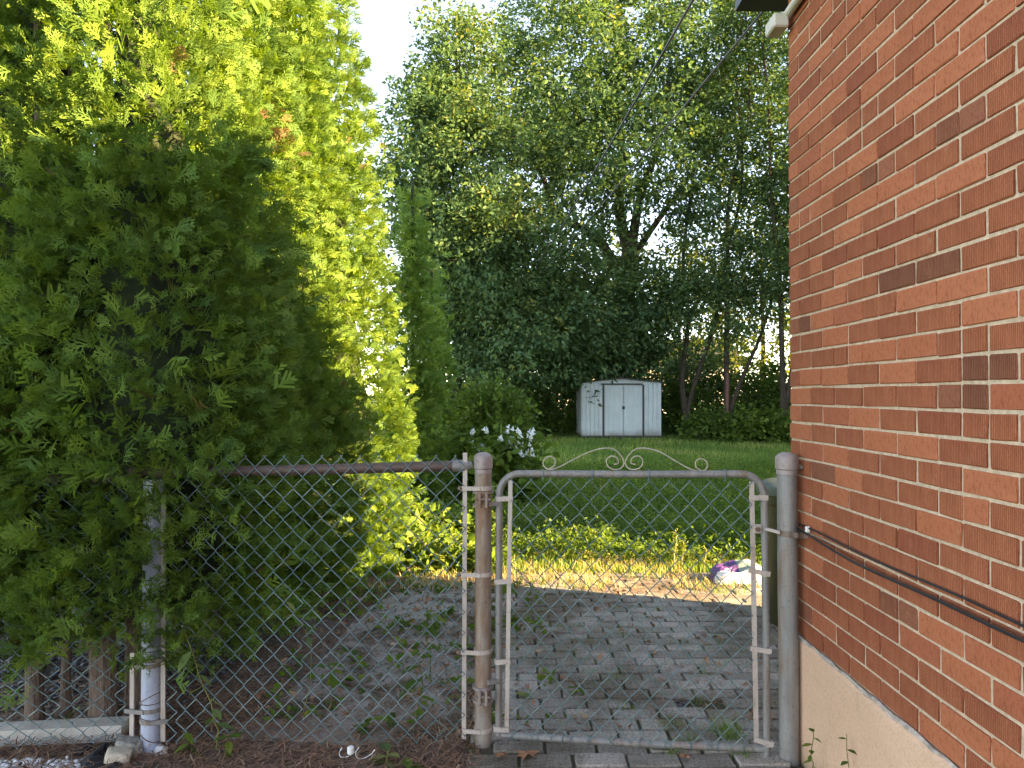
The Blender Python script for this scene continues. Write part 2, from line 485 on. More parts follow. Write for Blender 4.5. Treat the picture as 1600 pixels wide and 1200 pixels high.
# ------------------------------------------------------------------ setting
def sheet(name, x0, x1, y0, y1, z, m, nx=1, ny=1, amp=0.0):
    xs, ys = np.linspace(x0, x1, nx + 1), np.linspace(y0, y1, ny + 1)
    X, Y = np.meshgrid(xs, ys, indexing='ij')
    Z = np.full_like(X, z) + (rng.random(X.shape) - 0.5) * amp
    V = np.stack([X, Y, Z], 2).reshape(-1, 3)
    i, j = np.meshgrid(np.arange(nx), np.arange(ny), indexing='ij')
    a = (i * (ny + 1) + j).ravel()
    Fq = np.stack([a, a + ny + 1, a + ny + 2, a + 1], 1)
    o = link_mesh(name, np_mesh(name, V, Fq, m))
    return tag(o, kind='structure')
sheet('ground', -700, 700, -300, 1100, -0.012, M['ground'])
sheet('soil_bed', -3.6, -0.16, 1.2, 5.75, -0.004, M['soil'], 40, 50, 0.006)
slab_pts = [(-1.15, 2.96), (-0.6, 2.90), (-0.18, 3.0), (-0.18, 5.55), (-0.75, 5.55), (-0.95, 4.6), (-0.98, 3.6)]
mb = MB(); mb.prism(slab_pts, -0.02, 0.006, 'z'); tag(mb.build('concrete_path', M['slab']), kind='structure')

# paving
patio = sheet('patio', -0.175, 3.2, 1.9, 5.70, 0.0, M['joint'], 30, 40, 0.004)
pav_var = []
for k in range(8):
    mb = MB()
    mb.box((0, 0, 0), (0.192 - 0.004 * random.random(), 0.093 - 0.004 * random.random(), 0.05), None, 0.005)
    vs = [(x + random.uniform(-.0025, .0025), y + random.uniform(-.0025, .0025), z + random.uniform(-.0015, .0015)) for x, y, z in mb.v]
    mb.v = vs
    pav_var.append(mb.mesh('paver', M['paver']))
hole = gnd(1070, 1105)
cnt = 0
row = 0
y = 2.55
cand = []
while y < 5.6:
    x = -0.17 + (0.1 if row % 2 else 0.0) + 0.096
    while x < 2.3:
        xmax = 1.07 if y < 2.82 else 2.3
        if x < xmax and (x < y * 0.43 + 0.1):
            cand.append((x, y))
        x += 0.2
    y += 0.101
    row += 1
cand.sort(key=lambda p: p[1])
for (x, y) in cand:
    if abs(x - hole.x) < 0.08 and abs(y - hole.y) < 0.05: continue
    if cnt >= 300: break
    o = link_mesh('paver', random.choice(pav_var), patio, False)
    o.location = (x + random.uniform(-.003, .003), y + random.uniform(-.003, .003), -0.012 + random.uniform(-.004, .005))
    o.rotation_euler = (R(random.uniform(-1.2, 1.2)), R(random.uniform(-1.2, 1.2)), R(random.uniform(-1.2, 1.2)) + (math.pi if random.random() < .5 else 0))
    cnt += 1

# ------------------------------------------------------------------ brick house
WX, WC = 1.085, 2.875           # wall face and far corner
ZF = 0.463                      # top of the stucco foundation
EAVE = 3.03
house = empty('brick_house', (WX + 4.3, -2.0, 0), 'red brick bungalow with peach stucco base at the right of the gate', 'house')
HX1 = 5.80
mb = MB()
mb.box(((WX + HX1) / 2 + 0.0022, (WC - 8) / 2, (ZF + EAVE) / 2), (HX1 - WX - 0.0044, WC + 8 - 0.012, EAVE - ZF))
wall = mb.build('wall', M['mortar'], house)
# bricks one by one where the photograph shows them
COURSE = 0.0667
def brick_mesh(L, m, j=0.0022):
    mb = MB()
    mb.box((0, 0, 0), (0.09, L, 0.0585), None, 0.0028)
    mb.v = [(x, y + random.uniform(-j, j), z + random.uniform(-j, j) * 0.7) for x, y, z in mb.v]
    return mb.mesh('brick', m)
BR = {'s': [brick_mesh(0.1915, M['brick']) for _ in range(6)], 'h': [brick_mesh(0.0915, M['brick']) for _ in range(4)],
      'sd': [brick_mesh(0.1915, M['brick_dark']) for _ in range(2)], 'hd': [brick_mesh(0.0915, M['brick_dark']) for _ in range(3)]}
nb = 0
br = random.Random(5)
for i in range(39):
    z = ZF + (i + 0.5) * COURSE
    if z > EAVE: break
    yend = max(1.40, 0.0 if z < 1.9 else (z - CAM_H) / 0.565 - 0.22)
    y = WC
    first = True
    while y > yend:
        if first and i % 2 == 0: kinds = ['h']
        elif br.random() < 0.07: kinds = ['h', 'h']
        else: kinds = ['s']
        dk = br.random()
        for kd in kinds:
            L = 0.2 if kd == 's' else 0.1
            key = kd + ('d' if (dk < 0.02 or (len(kinds) == 2 and dk < 0.35)) else '')
            o = link_mesh('brick', br.choice(BR[key]), wall, False)
            o.matrix_parent_inverse = Matrix.Translation(root_loc(wall)).inverted()
            o.location = (WX + 0.045 + br.uniform(-.002, .0015), y - L / 2 + 0.004 + br.uniform(-.0015, .0015), z + br.uniform(-.0012, .0012))
            o.rotation_euler = (R(br.uniform(-.25, .25)), 0, R(br.uniform(-.3, .3)))
            nb += 1
            y -= L
        first = False
mb = MB(); mb.box((WX + 0.0495, (1.1 - 8) / 2, (ZF + EAVE) / 2), (0.1, 1.1 + 8, EAVE - ZF)); mb.box(((WX + HX1) / 2 + .1, WC - 0.05, (ZF + EAVE) / 2), (HX1 - WX - 0.21, 0.1, EAVE - ZF))
mb.build('brickwork', M['far_brick'], house)
mb = MB()
mb.prism([(WX - 0.012, -0.3), (HX1, -0.3), (HX1, ZF - 0.004), (WX + 0.02, ZF - 0.004), (WX - 0.002, ZF - 0.006), (WX - 0.012, ZF - 0.02)], -8.0, WC + 0.004)
mb.build('foundation', M['stucco'], house)
mb = MB()
pts = [(WX - 0.004 + random.uniform(-.002, .002), 1.2 + k * 0.05, ZF - 0.005 + random.uniform(-.004, .004)) for k in range(34)]
mb.tube(pts, [0.0065 + random.uniform(-.003, .003) for _ in pts], 6)
mb.build('parging_edge', M['parge'], house)
# low hipped roof with soffit and fascia
rf = MB()
x0, x1, y0, y1 = WX - 0.12, HX1 + 0.25, -8.4, WC + 0.30
zc = EAVE + 0.05
rx0, rx1, ry0, ry1 = WX + 2.0, HX1 - 2.0, -4.5, -1.0
vs = [(x0, y0, zc), (x1, y0, zc), (x1, y1, zc), (x0, y1, zc), (rx0, ry0, zc + 0.16), (rx1, ry0, zc + 0.16), (rx1, ry1, zc + 0.16), (rx0, ry1, zc + 0.16)]
rf.add(vs, [(0, 1, 5, 4), (1, 2, 6, 5), (2, 3, 7, 6), (3, 0, 4, 7), (4, 5, 6, 7), (3, 2, 1, 0)])
roof = rf.build('roof', M['shingle'], house)
mb = MB(); mb.box(((x0 + x1) / 2, (y0 + y1) / 2, EAVE + 0.024), (x1 - x0 - .006, y1 - y0 - .006, 0.046)); mb.build('soffit', M['soffit'], roof)
# pipe under the eave with its end box
zp = 2.835
mb = MB(); mb.tube([(WX - 0.022, 0.6, zp + .05), (WX - 0.022, 2.0, zp + .03), (WX - 0.022, WC - 0.06, zp), (WX - .035, WC - .03, zp - .015)], 0.017, 12); mb.build('eave_pipe', M['pipe'], house, True)
mb = MB(); mb.box((WX - 0.050, WC - 0.02, zp - 0.025), (0.06, 0.10, 0.055), None, 0.006); mb.build('pipe_end_box', M['pipe'], house)

# wall cables
for k, (zz, lab) in enumerate([(0.885, 'thin upper black cable sagging along the brick wall'), (0.872, 'thicker lower black cable sagging along the brick wall')]):
    mb = MB()
    p = []
    for s in range(24):
        u = s / 23
        yy = 2.80 - 1.75 * u
        p.append((WX - 0.012 - 0.012 * k - 0.003 * math.sin(9 * u), yy, zz - (0.022 if k else 0.004) * math.sin(math.pi * min(1, u * 1.15)) + 0.003 * math.sin(13 * u + k)))
    mb.tube(p, 0.0045 if k else 0.0033, 6)
    o = tag(mb.build('wall_cable', M['black'], None, True), lab, 'cable', 'cables along the brick wall')
    if k == 0:
        mb = MB(); mb.box((WX - 0.018, 2.665, 0.882), (0.014, 0.012, 0.022), None, 0.002); mb.build('clip', M['white'], o)

# overhead wires
def wire_over(a, b, sag, r, lab):
    a, b = Vector(a), Vector(b)
    pts = [a.lerp(b, s / 30) - Vector((0, 0, sag * 4 * (s / 30) * (1 - s / 30))) for s in range(31)]
    mb = MB(); mb.tube(pts, r, 6)
    tag(mb.build('overhead_wire', M['black'], None, True), lab, 'wire', 'overhead wires to the trees')
wire_over(at(1100, -30, 5.2), at(822, 440, 23.5), 0.10, 0.011, 'thick upper overhead wire running from the roof edge into the trees')
wire_over(at(1205, 2, 3.9), at(826, 446, 23.8), 0.08, 0.0065, 'thin lower overhead wire starting beside the roof corner')

# ------------------------------------------------------------------ chain link fence and gate
PL = Vector((-0.113, 2.895, 0))     # hinge post
PR = Vector((1.035, 2.765, 0))      # latch post
PB = Vector((-1.393, 2.86, 0))      # grey-blue post
def fplane(a, b):
    a, b = Vector(a), Vector(b)
    d = (b - a).normalized()
    n = Vector((-d.y, d.x, 0))
    def f(px, py, off=0.0):
        r = ray(px, py)
        o = Vector((0, 0, CAM_H))
        t = (a - o).dot(n) / r.dot(n)
        p = o + r * t
        return p - n * off if n.y > 0 else p + n * off
    return f
GP = fplane(PL, PR)
FP = fplane(PB, PL)
def chain(name, a, b, z0f, z1f, parent, w=0.074, h=0.080, r=0.0019, bulge=0.0, seed=0, push=0.0):
    """woven wires between points a and b; z0f/z1f give bottom and top height along u"""
    rr = random.Random(seed)
    a, b = Vector(a), Vector(b)
    d = b - a
    L = d.length
    d.normalize()
    n = Vector((d.y, -d.x, 0))
    if n.y > 0: n = -n               # towards the camera
    mb = MB()
    N = int(L / (w / 2))
    for k in range(N):
        u0 = k * w / 2
        zb, zt = z0f(u0 / L), z1f(u0 / L)
        nj = int(round((zt - zb) / (h / 2)))
        pts = []
        for j in range(nj + 1):
            uu = (k + ((j + k) % 2)) * w / 2
            side = 1 if (j + k) % 2 else -1
            wob = bulge * math.sin(uu * 5.1 + seed) * math.sin(j * 0.31 + seed)
            jit = rr.uniform(-.0016, .0016)
            zz = zt - j * (zt - zb) / nj + rr.uniform(-.0012, .0012)
            c = a + d * (uu + jit) + n * (push + wob)
            c.z = zz
            e = 0.0055
            pts.append(c + n * 0.0022 * side + Vector((0, 0, e)) - d * side * 0.0035)
            pts.append(c + n * 0.0040 * side * (1 if k % 2 else -1) + d * side * 0.0012)
            pts.append(c - n * 0.0022 * side - Vector((0, 0, e)) - d * side * 0.0035)
        mb.tube(pts, r, 5)
    return mb.build(name, M['wire'], parent, True)

def cap(mb, c, r, z):
    mb.lathe((c[0], c[1], z), [(r * 1.0, -0.080), (r * 1.06, -0.078), (r * 1.06, -0.066), (r * 1.02, -0.062), (r * 1.15, -0.058), (r * 1.15, -0.018), (r * 1.08, -0.012), (r * 0.85, -0.003), (r * 0.45, 0.003), (0.004, 0.004)], 24)
def post(name, c, r, z0, z1, m, parent, lean=(0, 0)):
    mb = MB()
    mb.tube([(c[0] + lean[0] * s / 6, c[1] + lean[1] * s / 6, z0 + (z1 - z0) * s / 6) for s in range(7)], r, 24)
    return mb.build(name, m, parent, True)
def ring(mb, c, r, z, h, th=0.004, n=20):
    mb.lathe((c[0], c[1], z), [(r, -h / 2), (r + th, -h / 2), (r + th, h / 2), (r, h / 2)], n)

fence = empty('chain_link_fence', PL, 'green chain link fence panel between the hinge post and the grey-blue post', 'fence')
fd = (PB - PL).normalized()
gd = (PR - PL).normalized()
fn = Vector((0, -1, 0))
RP, RB, RR = 0.0325, 0.0375, 0.0365
ZL = at(752, 708, PL.y).z
post('post', PL, RP, -0.1, ZL - 0.05, M['galv_rust'], fence)
mb = MB(); cap(mb, PL, RP, ZL); mb.build('post_cap', M['cap'], fence, True)
post('post', PB, RB, -0.1, 1.04, M['galv_blue'], fence, (0.004, 0))
# top rail with its end cup
ra, rb = FP(300, 737), FP(708, 728)
ra2 = ra + (ra - rb).normalized() * 0.24
mb = MB(); mb.tube([ra2, ra.lerp(rb, .3) + Vector((0, 0, -.003)), rb], 0.0205, 14); mb.build('top_rail', M['rail_brown'], fence, True)
mb = MB(); e = FP(738, 727); mb.tube([rb + fd * 0.002, rb - fd * 0.045, e], [0.0235, 0.0235, 0.014], 14); mb.build('rail_end_cup', M['galv'], fence, True)
# tension bars
def strip(name, p0, p1, w, th, parent, m=None):
    mb = MB(); mb.bar(p0, p1, th, w, up=(gd.x, gd.y, 0)); return mb.build(name, m or M['bar'], parent)
strip('tension_bar', FP(727, 707, 0.012), FP(725, 1152, 0.012), 0.017, 0.006, fence)
strip('tension_bar', FP(258, 775, 0.012), FP(257, 1156, 0.012), 0.018, 0.006, fence)
# bands round the hinge post
def band(c, r, pa, name, parent, h=0.016, m=None):
    """a ring round the post at pa.z with a strap to the point pa"""
    mb = MB(); ring(mb, c, r, pa.z, h)
    q = Vector((c[0], c[1], pa.z))
    dd = (pa - q); dd.z = 0; dd.normalize()
    s0 = q + dd * 0.3 * r + Vector((0, -1, 0)) * (r + 0.001)
    mb.bar(s0 + Vector((0, -.001, 0)), pa + dd * 0.010 + Vector((0, -0.006, 0)), 0.004, h, up=(0, 0, 1))
    o = mb.build(name, m or M['bar'], parent)
    return o
for (px, py) in [(724, 762), (722, 896), (722, 1016), (724, 1138)]:
    p = FP(px, py, 0.014)
    o = band(PL, RP, p, 'brace_band', fence)
    mb = MB(); q = p + Vector((-0.012, -0.008, 0)); mb.lathe(q, [(0.003, -0.008), (0.009, -0.006), (0.010, 0.0), (0.008, 0.007), (0.002, 0.009)], 8); mb.build('bolt', M['bolt'], o, True)
for (px, py) in [(262, 777), (262, 1027), (262, 1123)]:
    band(PB, RB, FP(px, py, 0.014), 'brace_band', fence, m=M['galv'])
for (px, py) in [(203, 1037), (203, 1107)]:
    band(PB, RB, FP(px, py, 0.014), 'brace_band', fence, m=M['galv'])
for k, zz in enumerate([0.55, 0.535, 0.20, 0.185, 0.12, 0.06, 0.385]):
    pts = [(PB.x + (RB + .003) * math.cos(a), PB.y + (RB + .003) * math.sin(a), zz + 0.012 * math.sin(a + k) * (k % 3)) for a in np.linspace(0, 2 * math.pi, 20)]
    mb = MB(); mb.tube(pts, 0.0017, 5, False); mb.build('tie_wire', M['bolt'], fence, True)
# hinges
def hinge(zc, parent, up):
    mb = MB(); ring(mb, PL, RP + 0.0005, zc + 0.024, 0.010, 0.009); ring(mb, PL, RP + 0.0005, zc - 0.028, 0.010, 0.008)
    for s in (-0.012, 0.014):
        c = PL + gd * s + Vector((0, -(RP + 0.010), zc - 0.004))
        mb.box(c, (0.011, 0.016, 0.058), None, 0.002)
    h = mb.build('hinge', M['galv_rust'] if up else M['cap'], parent)
    mb = MB(); c = PL + Vector((0, -(RP + 0.012), zc)); mb.tube([c - gd * 0.026, c + gd * 0.030], 0.006, 8); mb.build('bolt', M['bolt'], h, True)
hinge(at(752, 778, PL.y).z, fence, True)
hinge(at(752, 1082, PL.y).z, fence, False)
ztop = FP(500, 716).z
chain('wire_mesh', PB + Vector((0.07, 0, 0)), PL - Vector((0.065, 0, 0)), lambda u: 0.035 + 0.02 * math.sin(u * 7), lambda u: ztop + 0.008, fence, 0.0735, 0.0795, 0.0019, 0.006, 3, 0.026)

# neighbouring length of fence to the left
lf = empty('chain_link_fence', (-2.4, 2.78, 0), 'low part of green chain link fence left of the grey-blue post, under the cedar', 'fence')
LA, LB_ = Vector((-3.0, 2.72, 0)), Vector((-1.46, 2.855, 0))
strip('tension_bar', at(207, 1020, 2.845), at(206, 1150, 2.845), 0.017, 0.006, lf)
chain('wire_mesh', LA, LB_, lambda u: 0.02 + 0.015 * math.sin(9 * u), lambda u: 1.05, lf, 0.080, 0.074, 0.0020, 0.010, 8, 0.0)
mb = MB(); mb.tube([(LA.x, LA.y + .02, 1.04), (LB_.x, LB_.y + .02, 1.04)], 0.0205, 12); mb.build('top_rail', M['rail_brown'], lf, True)
post('post', LA, RB, -0.1, 1.08, M['galv'], lf)

# latch post at the house
gp = empty('gate_post', PR, 'thick grey galvanised latch post standing against the brick corner', 'post')
ZR = at(1228, 708, PR.y).z
post('post', PR, RR, -0.1, ZR - 0.05, M['galv'], gp, (-0.004, 0))
mb = MB(); cap(mb, PR + Vector((-0.004, 0, 0)), RR, ZR); mb.build('post_cap', M['cap'], gp, True)
zb = at(1231, 832, PR.y).z
mb = MB(); ring(mb, PR, RR, zb, 0.022, 0.004); mb.bar(PR + Vector((-0.01, -RR - .006, zb)), PR + Vector((0.058, -RR - .006, zb - .004)), 0.005, 0.024); lb = mb.build('latch_band', M['bolt'], gp)
for dx in (0.012, 0.05):
    mb = MB(); mb.lathe((PR.x + dx, PR.y - RR - 0.012, zb), [(0.003, -0.012), (0.010, -0.010), (0.011, 0.008), (0.003, 0.012)], 8); mb.build('bolt', M['bolt'], lb, True)
mb = MB(); zz = ZR - 0.045; mb.tube([(PR.x + RR + .002, PR.y, zz), (PR.x + RR + .016, PR.y - .01, zz - .012)], 0.009, 8); mb.build('cap_screw', M['bolt'], gp, True)

# the gate
gate = empty('gate', GP(985, 1160), 'chain link walk gate with rounded galvanised frame and scroll ornament on top', 'gate')
TL, TR = GP(780, 739.5), GP(1194, 741)
BL, BRp = GP(779, 1148), GP(1198, 1171)
rad = 0.085
def arc(c, a0, a1, n, ex, ez):
    return [c + ex * math.cos(a0 + (a1 - a0) * s / n) * rad + ez * math.sin(a0 + (a1 - a0) * s / n) * rad for s in range(n + 1)]
ex, ez = gd, Vector((0, 0, 1))
lt = TL + ex * 0.0; rt = TR
cl = lt + ex * rad - ez * rad
cr = rt - ex * rad - ez * rad
path = [BL] + [BL.lerp(cl - ex * rad, .5)] + arc(cl, math.pi, math.pi / 2, 8, ex, ez) + [lt.lerp(rt, .5) + Vector((0, 0, -0.002))] + arc(cr, math.pi / 2, 0, 8, ex, ez) + [(cr + ex * rad).lerp(BRp, .5) + ex * .002, BRp - Vector((0, 0, 0.028))]
mb = MB(); mb.tube(path, 0.0140, 14); mb.build('frame', M['galv'], gate, True)
mb = MB(); mb.tube([BL + ex * 0.01, BL.lerp(BRp, .5) + Vector((0, 0, -.004)), BRp - ex * 0.01 + Vector((0, 0, 0.002))], 0.0140, 14); mb.build('bottom_rail', M['galv'], gate, True)
OFF = 0.0
bl0, bl1 = GP(798, 750, 0.006), GP(792, 1140, 0.006)
br0, br1 = GP(1174, 752, 0.006), GP(1181, 1152, 0.006)
strip('tension_bar', bl0, bl1, 0.0165, 0.005, gate)
strip('tension_bar', br0, br1, 0.0175, 0.005, gate)
for (xa, ya, xb, yb) in [(776, 779, 802, 778), (775, 908, 800, 907), (775, 1033, 798, 1031), (773, 1137, 796, 1138), (1169, 777, 1199, 777), (1168, 889, 1202, 896), (1171, 1011, 1204, 1016), (1177, 1152, 1207, 1161)]:
    a, b = GP(xa, ya, 0.016), GP(xb, yb, 0.016)
    mb = MB(); mb.bar(a, b, 0.004, 0.0185)
    sd = a if xa < 900 else b
    c = sd + (ex if xa < 900 else -ex) * 0.012
    ringp = [c + Vector((0, 0.016, 0)) + (ex * math.cos(q) + Vector((0, 1, 0)) * math.sin(q)) * 0.0165 for q in np.linspace(0, 2 * math.pi, 14)]
    mb.lathe((c + Vector((0, .016, 0))), [(.0142, -.009), (.0175, -.009), (.0175, .009), (.0142, .009)], 14)
    mb.build('frame_band', M['bar'], gate)
chain('wire_mesh', GP(800, 900) * 1.0 - Vector((0, 0, GP(800, 900).z)), GP(1180, 900) - Vector((0, 0, GP(1180, 900).z)),
      lambda u: BL.z * (1 - u) + BRp.z * u + 0.004, lambda u: TL.z - 0.022, gate, 0.0755, 0.0815, 0.0019, 0.004, 5, 0.012)
for px in (848, 925, 1013, 1132):
    p = GP(px, 740)
    mb = MB(); mb.tube([p + Vector((0, math.cos(q) * .0165, math.sin(q) * .0165 - (0.012 if 3.6 < q < 5.8 else 0))) for q in np.linspace(0, 2 * math.pi, 14)], 0.0022, 5, False)
    mb.build('tie_wire', M['wire'], gate, True)
for px in np.linspace(805, 1165, 10):
    p = BL.lerp(BRp, (px - 779) / 419)
    mb = MB(); mb.tube([p + ex * 0.01 * math.cos(q) + Vector((0, math.cos(q) * .0165, math.sin(q) * .0165)) for q in np.linspace(0, 2 * math.pi, 14)], 0.0019, 5, False)
    mb.build('tie_wire', M['wire'], gate, True)
# scroll ornament
def bez(pts, n=60):
    P = [np.array(p, float) for p in pts]
    out = []
    for i in range(len(P) - 1):
        p0, p1, p2, p3 = P[max(i - 1, 0)], P[i], P[i + 1], P[min(i + 2, len(P) - 1)]
        for s in range(8):
            t = s / 8
            out.append(0.5 * ((2 * p1) + (-p0 + p2) * t + (2 * p0 - 5 * p1 + 4 * p2 - p3) * t * t + (-p0 + 3 * p1 - 3 * p2 + p3) * t ** 3))
    out.append(P[-1])
    return out
left = [(858, 733), (866, 728), (867, 719), (860, 714), (851, 718), (849, 727), (857, 733.5), (872, 731), (893, 720), (920, 707), (942, 701), (958, 702), (969, 711), (975, 723), (970, 732), (960, 734), (950, 729), (948, 719), (955, 713), (964, 716), (966, 724), (959, 726)]
for s in (0, 1):
    pts = left if s == 0 else [(1952 - x + 2 * (x < 870), y + (3 if x < 900 else 0)) for x, y in left]
    w3 = [GP(x, y - 0.5, 0.002) for x, y in bez(pts)]
    mb = MB(); mb.tube(w3, 0.0025, 6); mb.build('scroll', M['scroll'], gate, True)
# hinge eyes and fork latch
for py in (786, 1062):
    c = GP(778, py)
    mb = MB(); ring(mb, c, 0.0142, 0, 0.026, 0.006); mb.build('hinge_eye', M['galv'], gate, True)
    mb = MB(); mb.bar(c + Vector((0, -.012, 0)), PL + Vector((0.02, -RP - .004, c.z)), 0.014, 0.016); mb.build('hinge_strap', M['galv'], gate)
c = GP(1194, 826)
mb = MB(); ring(mb, c, 0.0142, 0, 0.036, 0.004); mb.box(c - ex * 0.026 + Vector((0, -.006, 0)), (0.030, 0.012, 0.034), None, 0.002); mb.bar(c + Vector((0, -.010, .002)), PR + Vector((-RR - .002, -.022, zb + .004)), 0.010, 0.011); lt_ = mb.build('latch', M['bar'], gate)
mb = MB(); q = c - ex * 0.028 + Vector((0, -.014, 0)); mb.tube([q, q + Vector((0, -.010, 0))], 0.009, 8); mb.build('bolt', M['bolt'], lt_)

# ------------------------------------------------------------------ cedars
def spray(detail, seed):
    """a flat fan of scale-leaf branchlets, axis +X, unit length"""
    rr = random.Random(seed)
    V, Fq = [], []
    def strip_(p, d, L, w0, w1, zc):
        n = Vector((-d.y, d.x, 0)).normalized()
        b = len(V)
        q = p + d * L
        q.z += zc
        V.extend([p - n * w0, p + n * w0, q + n * w1, q - n * w1])
        Fq.append((b, b + 1, b + 2, b + 3))
    p1 = Vector((.5, 0, .02))
    strip_(Vector((0, 0, 0)), Vector((1, 0, 0)), .5, 0.03, 0.035, .02)
    strip_(p1, Vector((1, 0, 0)), .5, 0.035, 0.018, -.12)
    ns = {3: 4, 2: 4, 1: 3}[detail]
    wide = {3: 1.0, 2: 1.5, 1: 2.2}[detail]
    for k in range(ns):
        for sd_ in (-1, 1):
            u = 0.08 + 0.82 * (k + (0.5 if sd_ > 0 else 0.1)) / ns + rr.uniform(-.03, .03)
            L = (0.55 * (1 - u) ** 0.75 + 0.12) * rr.uniform(.75, 1.2)
            a = R(rr.uniform(30, 55)) * sd_
            p = Vector((u, 0, .02 - 0.12 * max(0, u - .5) * 2))
            d = Vector((math.cos(a), math.sin(a), 0))
            strip_(p, d, L, 0.030 * wide, 0.020 * wide, rr.uniform(-.16, .08))
            for (f, ss) in (((.35, 1), (.6, -1)) if detail >= 3 else ((.45, rr.choice((-1, 1))),) if detail == 2 else ()):
                a2 = a + ss * R(rr.uniform(28, 48))
                strip_(p + d * L * f, Vector((math.cos(a2), math.sin(a2), 0)), L * rr.uniform(.35, .55), 0.028 * wide, 0.018 * wide, rr.uniform(-.08, .05))
    return np.array([tuple(v) for v in V]), np.array(Fq)
SPR = {d: [spray(d, 100 * d + k) for k in range(5)] for d in (1, 2, 3)}
CAMP = np.array([0, 0, CAM_H])
CED = [(-3.05, 3.75, .85), (-2.12, 3.32, .70), (-1.60, 3.26, .70), (-1.66, 4.12, .62), (-1.60, 4.90, .64), (-1.54, 5.72, .79)]
def cedar(name, x, y, Rm, H, z0, zdet, dens, detail, seed, label, trunks, dead=(), lumps=0.10, p=1.6, base_in=0.8, squash=1.0, group='cedars of the hedge'):
    r_ = np.random.default_rng(seed)
    root = empty(name, (x, y, 0), label, 'tree', group)
    ph = r_.random((6, 3)) * 6.28
    kk = np.array([[2, 1.3], [3, 2.1], [4, 3.7], [5, 5.3], [7, 7.1], [9, 9.7]])
    am = np.array([1, .8, .8, .7, .55, .5]) * lumps * 0.55
    def rad_(th, z):
        u = np.clip((z - z0) / (H - z0), 0, 1)
        prof = (1 - u ** p) * (base_in + (1 - base_in) * np.clip(u / 0.14, 0, 1) ** 0.7)
        l = sum(am[i] * np.sin(kk[i, 0] * th + kk[i, 1] * z * 1.6 + ph[i, 0]) * np.sin(kk[i, 1] * z + ph[i, 1]) for i in range(6))
        return Rm * np.maximum(prof, 0.03) * (1 + l)
    # clump centres: candidates on the surface, thinned on the far side and above the part worth the detail
    def sample(n, zlo, zhi, keepback):
        z = zlo + (zhi - zlo) * r_.random(n)
        th = r_.random(n) * 2 * math.pi
        keep = r_.random(n) < (rad_(th, z) / Rm)
        z, th = z[keep], th[keep]
        rr_ = rad_(th, z)
        P = np.stack([x + np.cos(th) * rr_, y + np.sin(th) * rr_ * squash, z], 1)
        nrm = np.stack([np.cos(th), np.sin(th), np.full_like(th, 0.12)], 1)
        face = np.einsum('ij,ij->i', nrm, norm(CAMP - P))
        k2 = (face > -0.25) | (r_.random(len(z)) < keepback)
        P, nrm = P[k2], nrm[k2]
        k3 = np.ones(len(P), bool)
        for (ox, oy, orr) in CED:
            if abs(ox - x) + abs(oy - y) < .01: continue
            k3 &= ~((np.hypot(P[:, 0] - ox, P[:, 1] - oy) < orr * .45) & (P[:, 2] < 3.0))
        return P[k3], norm(nrm[k3])
    sets = []
    area = 2 * math.pi * Rm * (min(zdet, H) - z0)
    ncl = int(area * dens / 9)
    sets.append((*sample(ncl, z0, min(zdet, H), 0.12), detail, 9, (0.050, 0.092) if detail > 1 else (.08, .14)))
    fc, fn_ = sample(int(2 * math.pi * Rm * (min(zdet, H) - z0) * 30), z0 + .05, min(zdet, H), 0.15)
    sets.append((fc - fn_ * 0.13, fn_, 1, 9, (0.075, 0.115)))
    if H > zdet:
        area = 2 * math.pi * Rm * (H - zdet)
        sets.append((*sample(int(area * 11), zdet, H, 0.6), 1, 9, (0.15, 0.24)))
    bot = r_.random((int(26 * Rm), 2))
    VV, FF, VA, DD, off = [], [], [], [], 0
    for (C, Nn, det, m, (s0, s1)) in sets:
        n = len(C)
        big = np.repeat(np.arange(n), m)
        cs = 0.045 if det > 1 else 0.10
        cl_v = r_.random(n)
        depth = r_.normal(0, 0.05, n)
        ca = norm(Nn * 0.8 + np.array([0, 0, 0.30]) + r_.normal(0, .26, (n, 3)))
        offs = r_.normal(0, 1, (n * m, 3)) * np.array([1, 1, .8])
        offs -= ca[big] * np.einsum('ij,ij->i', offs, ca[big])[:, None]
        pos = C[big] + offs * cs + Nn[big] * (depth[big] - 0.06)[:, None] - ca[big] * (r_.random(n * m) * 0.07)[:, None]
        ax = ca[big] + offs * 0.38 + r_.normal(0, .22, (n * m, 3))
        tz = r_.normal(0, 1, (n * m, 3)) + np.array([0, 0, 0.6])
        fr = frames(ax, tz)
        sc = r_.uniform(s0, s1, n * m)
        V, Fq, ids = stamp(SPR[det], r_.integers(0, 5, n * m), fr, sc, pos)
        va = np.clip(0.30 + 0.45 * (cl_v[big] - .5) + r_.normal(0, .20, n * m) + 0.12, 0, 1)
        de = (r_.random(n * m) < 0.004).astype(float) * 0.8
        for (dx, dy, dz, dr) in dead:
            dd = np.linalg.norm(pos - np.array([dx, dy, dz]), axis=1)
            de = np.maximum(de, ((dd < dr * r_.uniform(.4, 1.2, n * m)) & (r_.random(n * m) < .75)) * r_.uniform(.6, 1, n * m))
        VV.append(V); FF.append(Fq + off); off += len(V)
        VA.append(va[ids]); DD.append(de[ids])
    me = np_mesh('foliage', np.concatenate(VV), np.concatenate(FF), M['cedar'], {'var': np.concatenate(VA), 'dead': np.concatenate(DD)})
    link_mesh('foliage', me, root)
    # solid core that blocks see-through, its dark colour standing in for deep shade
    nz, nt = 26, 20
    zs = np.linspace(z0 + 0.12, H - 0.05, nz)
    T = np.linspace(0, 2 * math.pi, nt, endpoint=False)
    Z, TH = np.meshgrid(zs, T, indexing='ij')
    rr_ = np.maximum(rad_(TH, Z) - 0.31, 0.02) * 0.96
